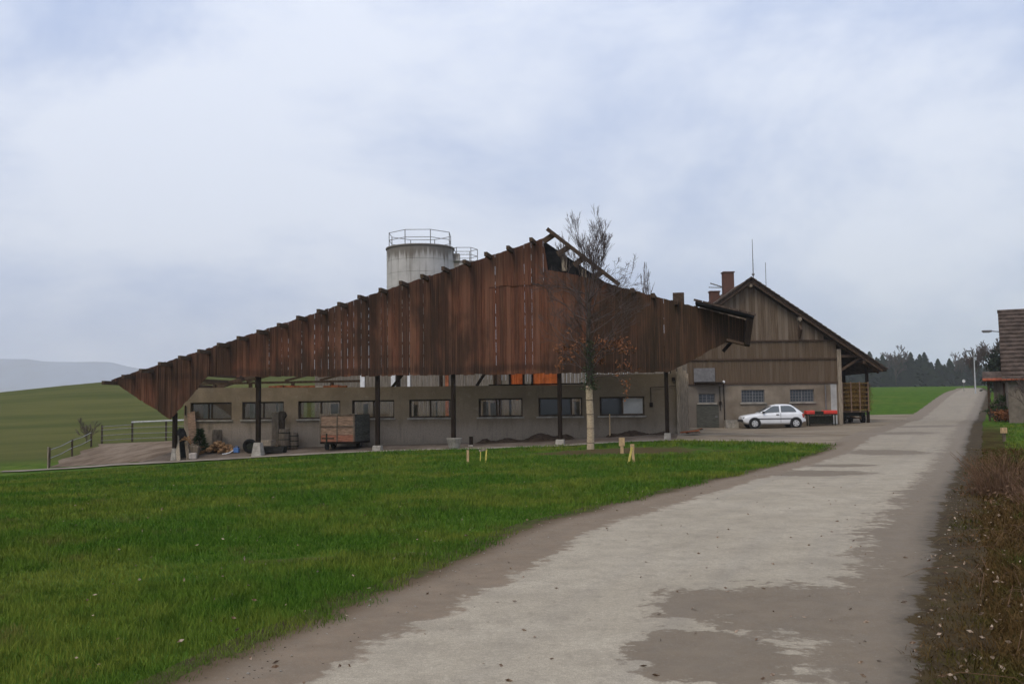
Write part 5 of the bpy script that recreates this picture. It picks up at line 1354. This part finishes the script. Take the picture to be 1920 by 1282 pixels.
# ---- grass as blades (too many to count)
def wavy(x, y): return .5 + .25 * np.sin(x * 1.7 + np.sin(y * 1.3) * 2) * np.sin(y * 1.1 + x * .4) + .25 * np.sin(x * .6 - y * .9 + 2 * np.sin(x * .31))
EARTH = [(4.0, 36.9, 4.6, 1.9, -.05), (-10.3, 25.6, 3.2, .4, .12), (-6.0, 26.2, 1.3, .25, 0), (-2.4, 11.6, .6, .18, .3), (-1.2, 11.9, .4, .13, .2)]
def in_earth(x, y):
    o = np.zeros(len(x), bool)
    for cx, cyy, a, b, an in EARTH:
        dx, dy = x - cx, y - cyy; u_ = (dx * math.cos(an) + dy * math.sin(an)) / a; v_ = (-dx * math.sin(an) + dy * math.cos(an)) / b; o |= u_ ** 2 + v_ ** 2 < nrg.uniform(.5, 1.35, len(x))
    return o
def blades(name, mat, x, y, h, w_, lean, droop=0.0, dz=0.0):
    n_ = len(x); z = Zr(x, y) + dz; a = nrg.uniform(0, 2 * np.pi, n_); b = nrg.uniform(0, 2 * np.pi, n_); ln = np.abs(nrg.normal(0, lean, n_)) * h
    base = np.stack([x, y, z - .01], 1); s_ = np.stack([np.cos(a), np.sin(a), np.zeros(n_)], 1) * (w_ / 2)[:, None]
    tip = base + np.stack([np.cos(b) * ln, np.sin(b) * ln, h * (1 - droop * nrg.random(n_))], 1)
    mid = base * .45 + tip * .55 + np.stack([np.zeros(n_), np.zeros(n_), h * .12], 1)
    V = np.stack([base - s_, base + s_, mid + s_ * .7, mid - s_ * .7, tip], 1).reshape(-1, 3); k = np.arange(n_)[:, None] * 5
    F = np.concatenate([k + [0, 1, 2], k + [0, 2, 3], k + [3, 2, 4]])
    return stuff(rawmesh(name, V, F, mat))
def band(y0, y1, dens, xl, xr):
    n_ = int(dens * (y1 - y0) * (max(abs(xl(y1) - xr(y1)), abs(xl(y0) - xr(y0))))); y = nrg.uniform(y0, y1, n_)
    lo = np.array([min(xl(q) for q in (y0, y1)), 0]); a = min(xl(y0), xl(y1)); b = max(xr(y0), xr(y1)); x = nrg.uniform(a, b, n_)
    XL = np.interp(y, np.linspace(y0, y1, 9), [xl(q) for q in np.linspace(y0, y1, 9)]); XR = np.interp(y, np.linspace(y0, y1, 9), [xr(q) for q in np.linspace(y0, y1, 9)])
    k = (x > XL) & (x < XR); return x[k], y[k]
X, Y = [], []
for y0, y1, dn in ((4.6, 7, 3200), (7, 10, 2400), (10, 14, 1400), (14, 20, 800), (20, 28, 430), (28, 43, 210)):
    x, y = band(y0, y1, dn, lambda q: -.56 * q - 1.0, lambda q: road_l(q) + .35); X.append(x); Y.append(y)
x = np.concatenate(X); y = np.concatenate(Y)
# keep to the lawn side of the concrete path
q = (x + 16.1) * -.2004 + (y - 49) * -.9797
k = (q > 3.72 + .2 * np.sin(x * 2.1) * np.sin(x * .7)) & ~in_earth(x, y) & ~((x > 5.2) & (y > 40.7)) & ~((x > 9) & (y > 40.7 - (x - 9) * .5))
ed = (np.interp(y, LE[:, 1], LE[:, 0]) - x); k &= ed > (wavy(x * 2.3, y * 2.3) - .5) * .55 + nrg.uniform(-.12, .12, len(x))
x, y = x[k], y[k]; wv = wavy(x, y); d = np.sqrt(x * x + y * y)
h = (.045 + .06 * wv) * nrg.uniform(.55, 1.35, len(x)) * np.clip(.8 + d / 60, .8, 1.3); w_ = .0055 * np.maximum(1, d / 8.0) * nrg.uniform(.7, 1.3, len(x))
blades('grass', 'grass_blade', x, y, h, w_, .55)
# tall tufts
n_ = 620; cx = nrg.uniform(-14, 6, n_); cyy = nrg.uniform(6, 34, n_); k = (cx < np.interp(cyy, LE[:, 1], LE[:, 0]) - .25) & (cx > -.56 * cyy); cx, cyy = cx[k], cyy[k]
x = np.repeat(cx, 26) + nrg.normal(0, .08, len(cx) * 26); y = np.repeat(cyy, 26) + nrg.normal(0, .08, len(cx) * 26); d = np.hypot(x, y)
blades('grass_tufts', 'grass_blade', x, y, nrg.uniform(.07, .17, len(x)), .006 * np.maximum(1, d / 9), .6)
# right-hand verge: dry stalks, some green, fallen leaves
X, Y = [], []
for y0, y1, dn in ((4.2, 7, 3400), (7, 11, 2600), (11, 17, 1500), (17, 27, 700), (27, 36, 380)):
    x, y = band(y0, y1, dn, lambda q: road_r(q) - .3, lambda q: road_r(q) + 1.0 + .16 * q); X.append(x); Y.append(y)
x = np.concatenate(X); y = np.concatenate(Y); d = np.hypot(x, y); ed = x - np.interp(y, RE[:, 1], RE[:, 0]); k = ed > (wavy(x * 2.1 + 5, y * 2.1) - .5) * .3 + nrg.uniform(-.12, .02, len(x)); x, y, d, ed = x[k], y[k], d[k], ed[k]
h = nrg.uniform(.04, .15, len(x)) * np.clip(.45 + ed * .9, .4, 1.15) * (.5 + wavy(x * 1.3, y * 1.3))
blades('dry_grass', 'dry_blade', x, y, h, .0075 * np.maximum(1, d / 9) * nrg.uniform(.6, 1.4, len(x)), 1.1, .5)
k = nrg.random(len(x)) < .16; P = np.stack([x[k], y[k], Zr(x[k], y[k]) + nrg.uniform(.01, .10, k.sum())], 1)
k = nrg.random(len(P)) < .13; P = P[k]; V, F = leafquads(P, .022, flat=.4); stuff(rawmesh('fallen_leaves', V, F, 'dead_leaf'))
x, y = [], []
for y0, y1, dn in ((30, 40, 160), (40, 54, 90)):
    a, b = band(y0, y1, dn, lambda q: road_r(q) + 1.3, lambda q: road_r(q) + 7); x.append(a); y.append(b)
x = np.concatenate(x); y = np.concatenate(y); d = np.hypot(x, y); blades('verge_grass', 'grass_blade', x, y, nrg.uniform(.05, .12, len(x)), .0055 * d / 8, .6)
# fallen leaves on the lawn and the lane
n_ = 420; yl = 5.5 + 22 * nrg.random(n_) ** 1.2; xl_ = nrg.uniform(-.5, .5, n_) * yl * .9; z = Zr(xl_, yl) + np.where(xl_ < np.interp(yl, LE[:, 1], LE[:, 0]), .07, .03)
V, F = leafquads(np.stack([xl_, yl, z], 1), .022, flat=.8); stuff(rawmesh('scattered_leaves', V, F, 'dead_leaf'))
# stones and crumbs along both road edges
def stones(name, x, y, r_, mat):
    n_ = len(x); z = Zr(x, y) + .024
    oc = np.array([(1, 0, 0), (-1, 0, 0), (0, 1, 0), (0, -1, 0), (0, 0, 1), (0, 0, -1)], float); fc = np.array([(0, 2, 4), (2, 1, 4), (1, 3, 4), (3, 0, 4), (2, 0, 5), (1, 2, 5), (3, 1, 5), (0, 3, 5)])
    V = oc[None] * (r_[:, None, None] * nrg.uniform(.6, 1.3, (n_, 6, 1))) * np.array([1, 1, .6]) + np.stack([x, y, z], 1)[:, None]
    return stuff(rawmesh(name, V.reshape(-1, 3), (fc[None] + np.arange(n_)[:, None, None] * 6).reshape(-1, 3), mat))
yy = 5 + 30 * nrg.random(900) ** 1.7; lft = nrg.random(len(yy)) < .55
xx = np.where(lft, np.interp(yy, LE[:, 1], LE[:, 0]) + np.abs(nrg.normal(0, .35, len(yy))) - .05, np.interp(yy, RE[:, 1], RE[:, 0]) - np.abs(nrg.normal(0, .18, len(yy))) + .08)
stones('gravel_crumbs', xx, yy, nrg.uniform(.003, .010, len(yy)), 'trodden_earth'); stones('small_stones', xx[::5] + .07, yy[::5], nrg.uniform(.006, .016, len(yy[::5])), 'concrete')
# bramble stems over the right-hand bank
m = MB()
for i in range(110):
    y = 5 + 19 * rr.random() ** 1.3; x = road_r(y) + .35 + rr.random() * (.9 + .13 * y); z = Z(x, y); a = rr.uniform(0, 6.28); L_ = rr.uniform(.25, .8); h = rr.uniform(.08, .22)
    m.tube([(x, y, z), (x + math.cos(a) * L_ * .35, y + math.sin(a) * L_ * .35, z + h), (x + math.cos(a) * L_ * .75, y + math.sin(a) * L_ * .75, z + h * .8), (x + math.cos(a) * L_, y + math.sin(a) * L_, z + h * .25)], [.0035, .003, .0025, .0015], 3, False)
stuff(m.build('bramble_stems', 'dry_stalk'))
# clump of dead stalks
def stalks(label, x, y, n_, h, sp):
    t = thing('dry_stalks', label, 'dead plant', (x, y, Z(x, y))); m = MB()
    for i in range(n_):
        a = rr.uniform(0, 6.28); r_ = sp * rr.random() ** .5; b = (math.cos(a) * r_, math.sin(a) * r_, 0); hh_ = h * rr.uniform(.5, 1.1); m.tube([b, (b[0] * 1.3, b[1] * 1.3, hh_ * .6), (b[0] * 1.6 + rr.gauss(0, .12), b[1] * 1.6 + rr.gauss(0, .12), hh_)], [.007, .006, .003], 3, False)
    m.build('stalks', 'dry_stalk', t); P = np.array([(rr.gauss(0, sp * .7), rr.gauss(0, sp * .7), abs(rr.gauss(0, .12))) for _ in range(n_ * 2)]); V, F = leafquads(P, .04); rawmesh('dead_foliage', V, F, 'dry_stalk', t)
stalks('pinkish-brown clump of dead stalks on the verge beside the lane', 9.2, 18.8, 260, .75, .55)
stalks('lower clump of dead stalks nearer than the tall one on verge', 9.0, 16.6, 180, .5, .6)

# ------------------------------------------------------------------ air
hz = bpy.data.materials.new('haze_air'); hz.use_nodes = True; hn = hz.node_tree; hn.nodes.clear()
ho = hn.nodes.new('ShaderNodeOutputMaterial'); pv = hn.nodes.new('ShaderNodeVolumePrincipled')
pv.inputs['Color'].default_value = (.95, .97, 1.0, 1); pv.inputs['Density'].default_value = HAZE; pv.inputs['Anisotropy'].default_value = .1
hn.links.new(pv.outputs[0], ho.inputs['Volume'])
MATS['haze_air'] = hz
if HAZE > 0:
    o = MB().box2((-5000, -5000, -20), (5000, 5000, 300)).build('haze', 'haze_air'); o['kind'] = 'stuff'
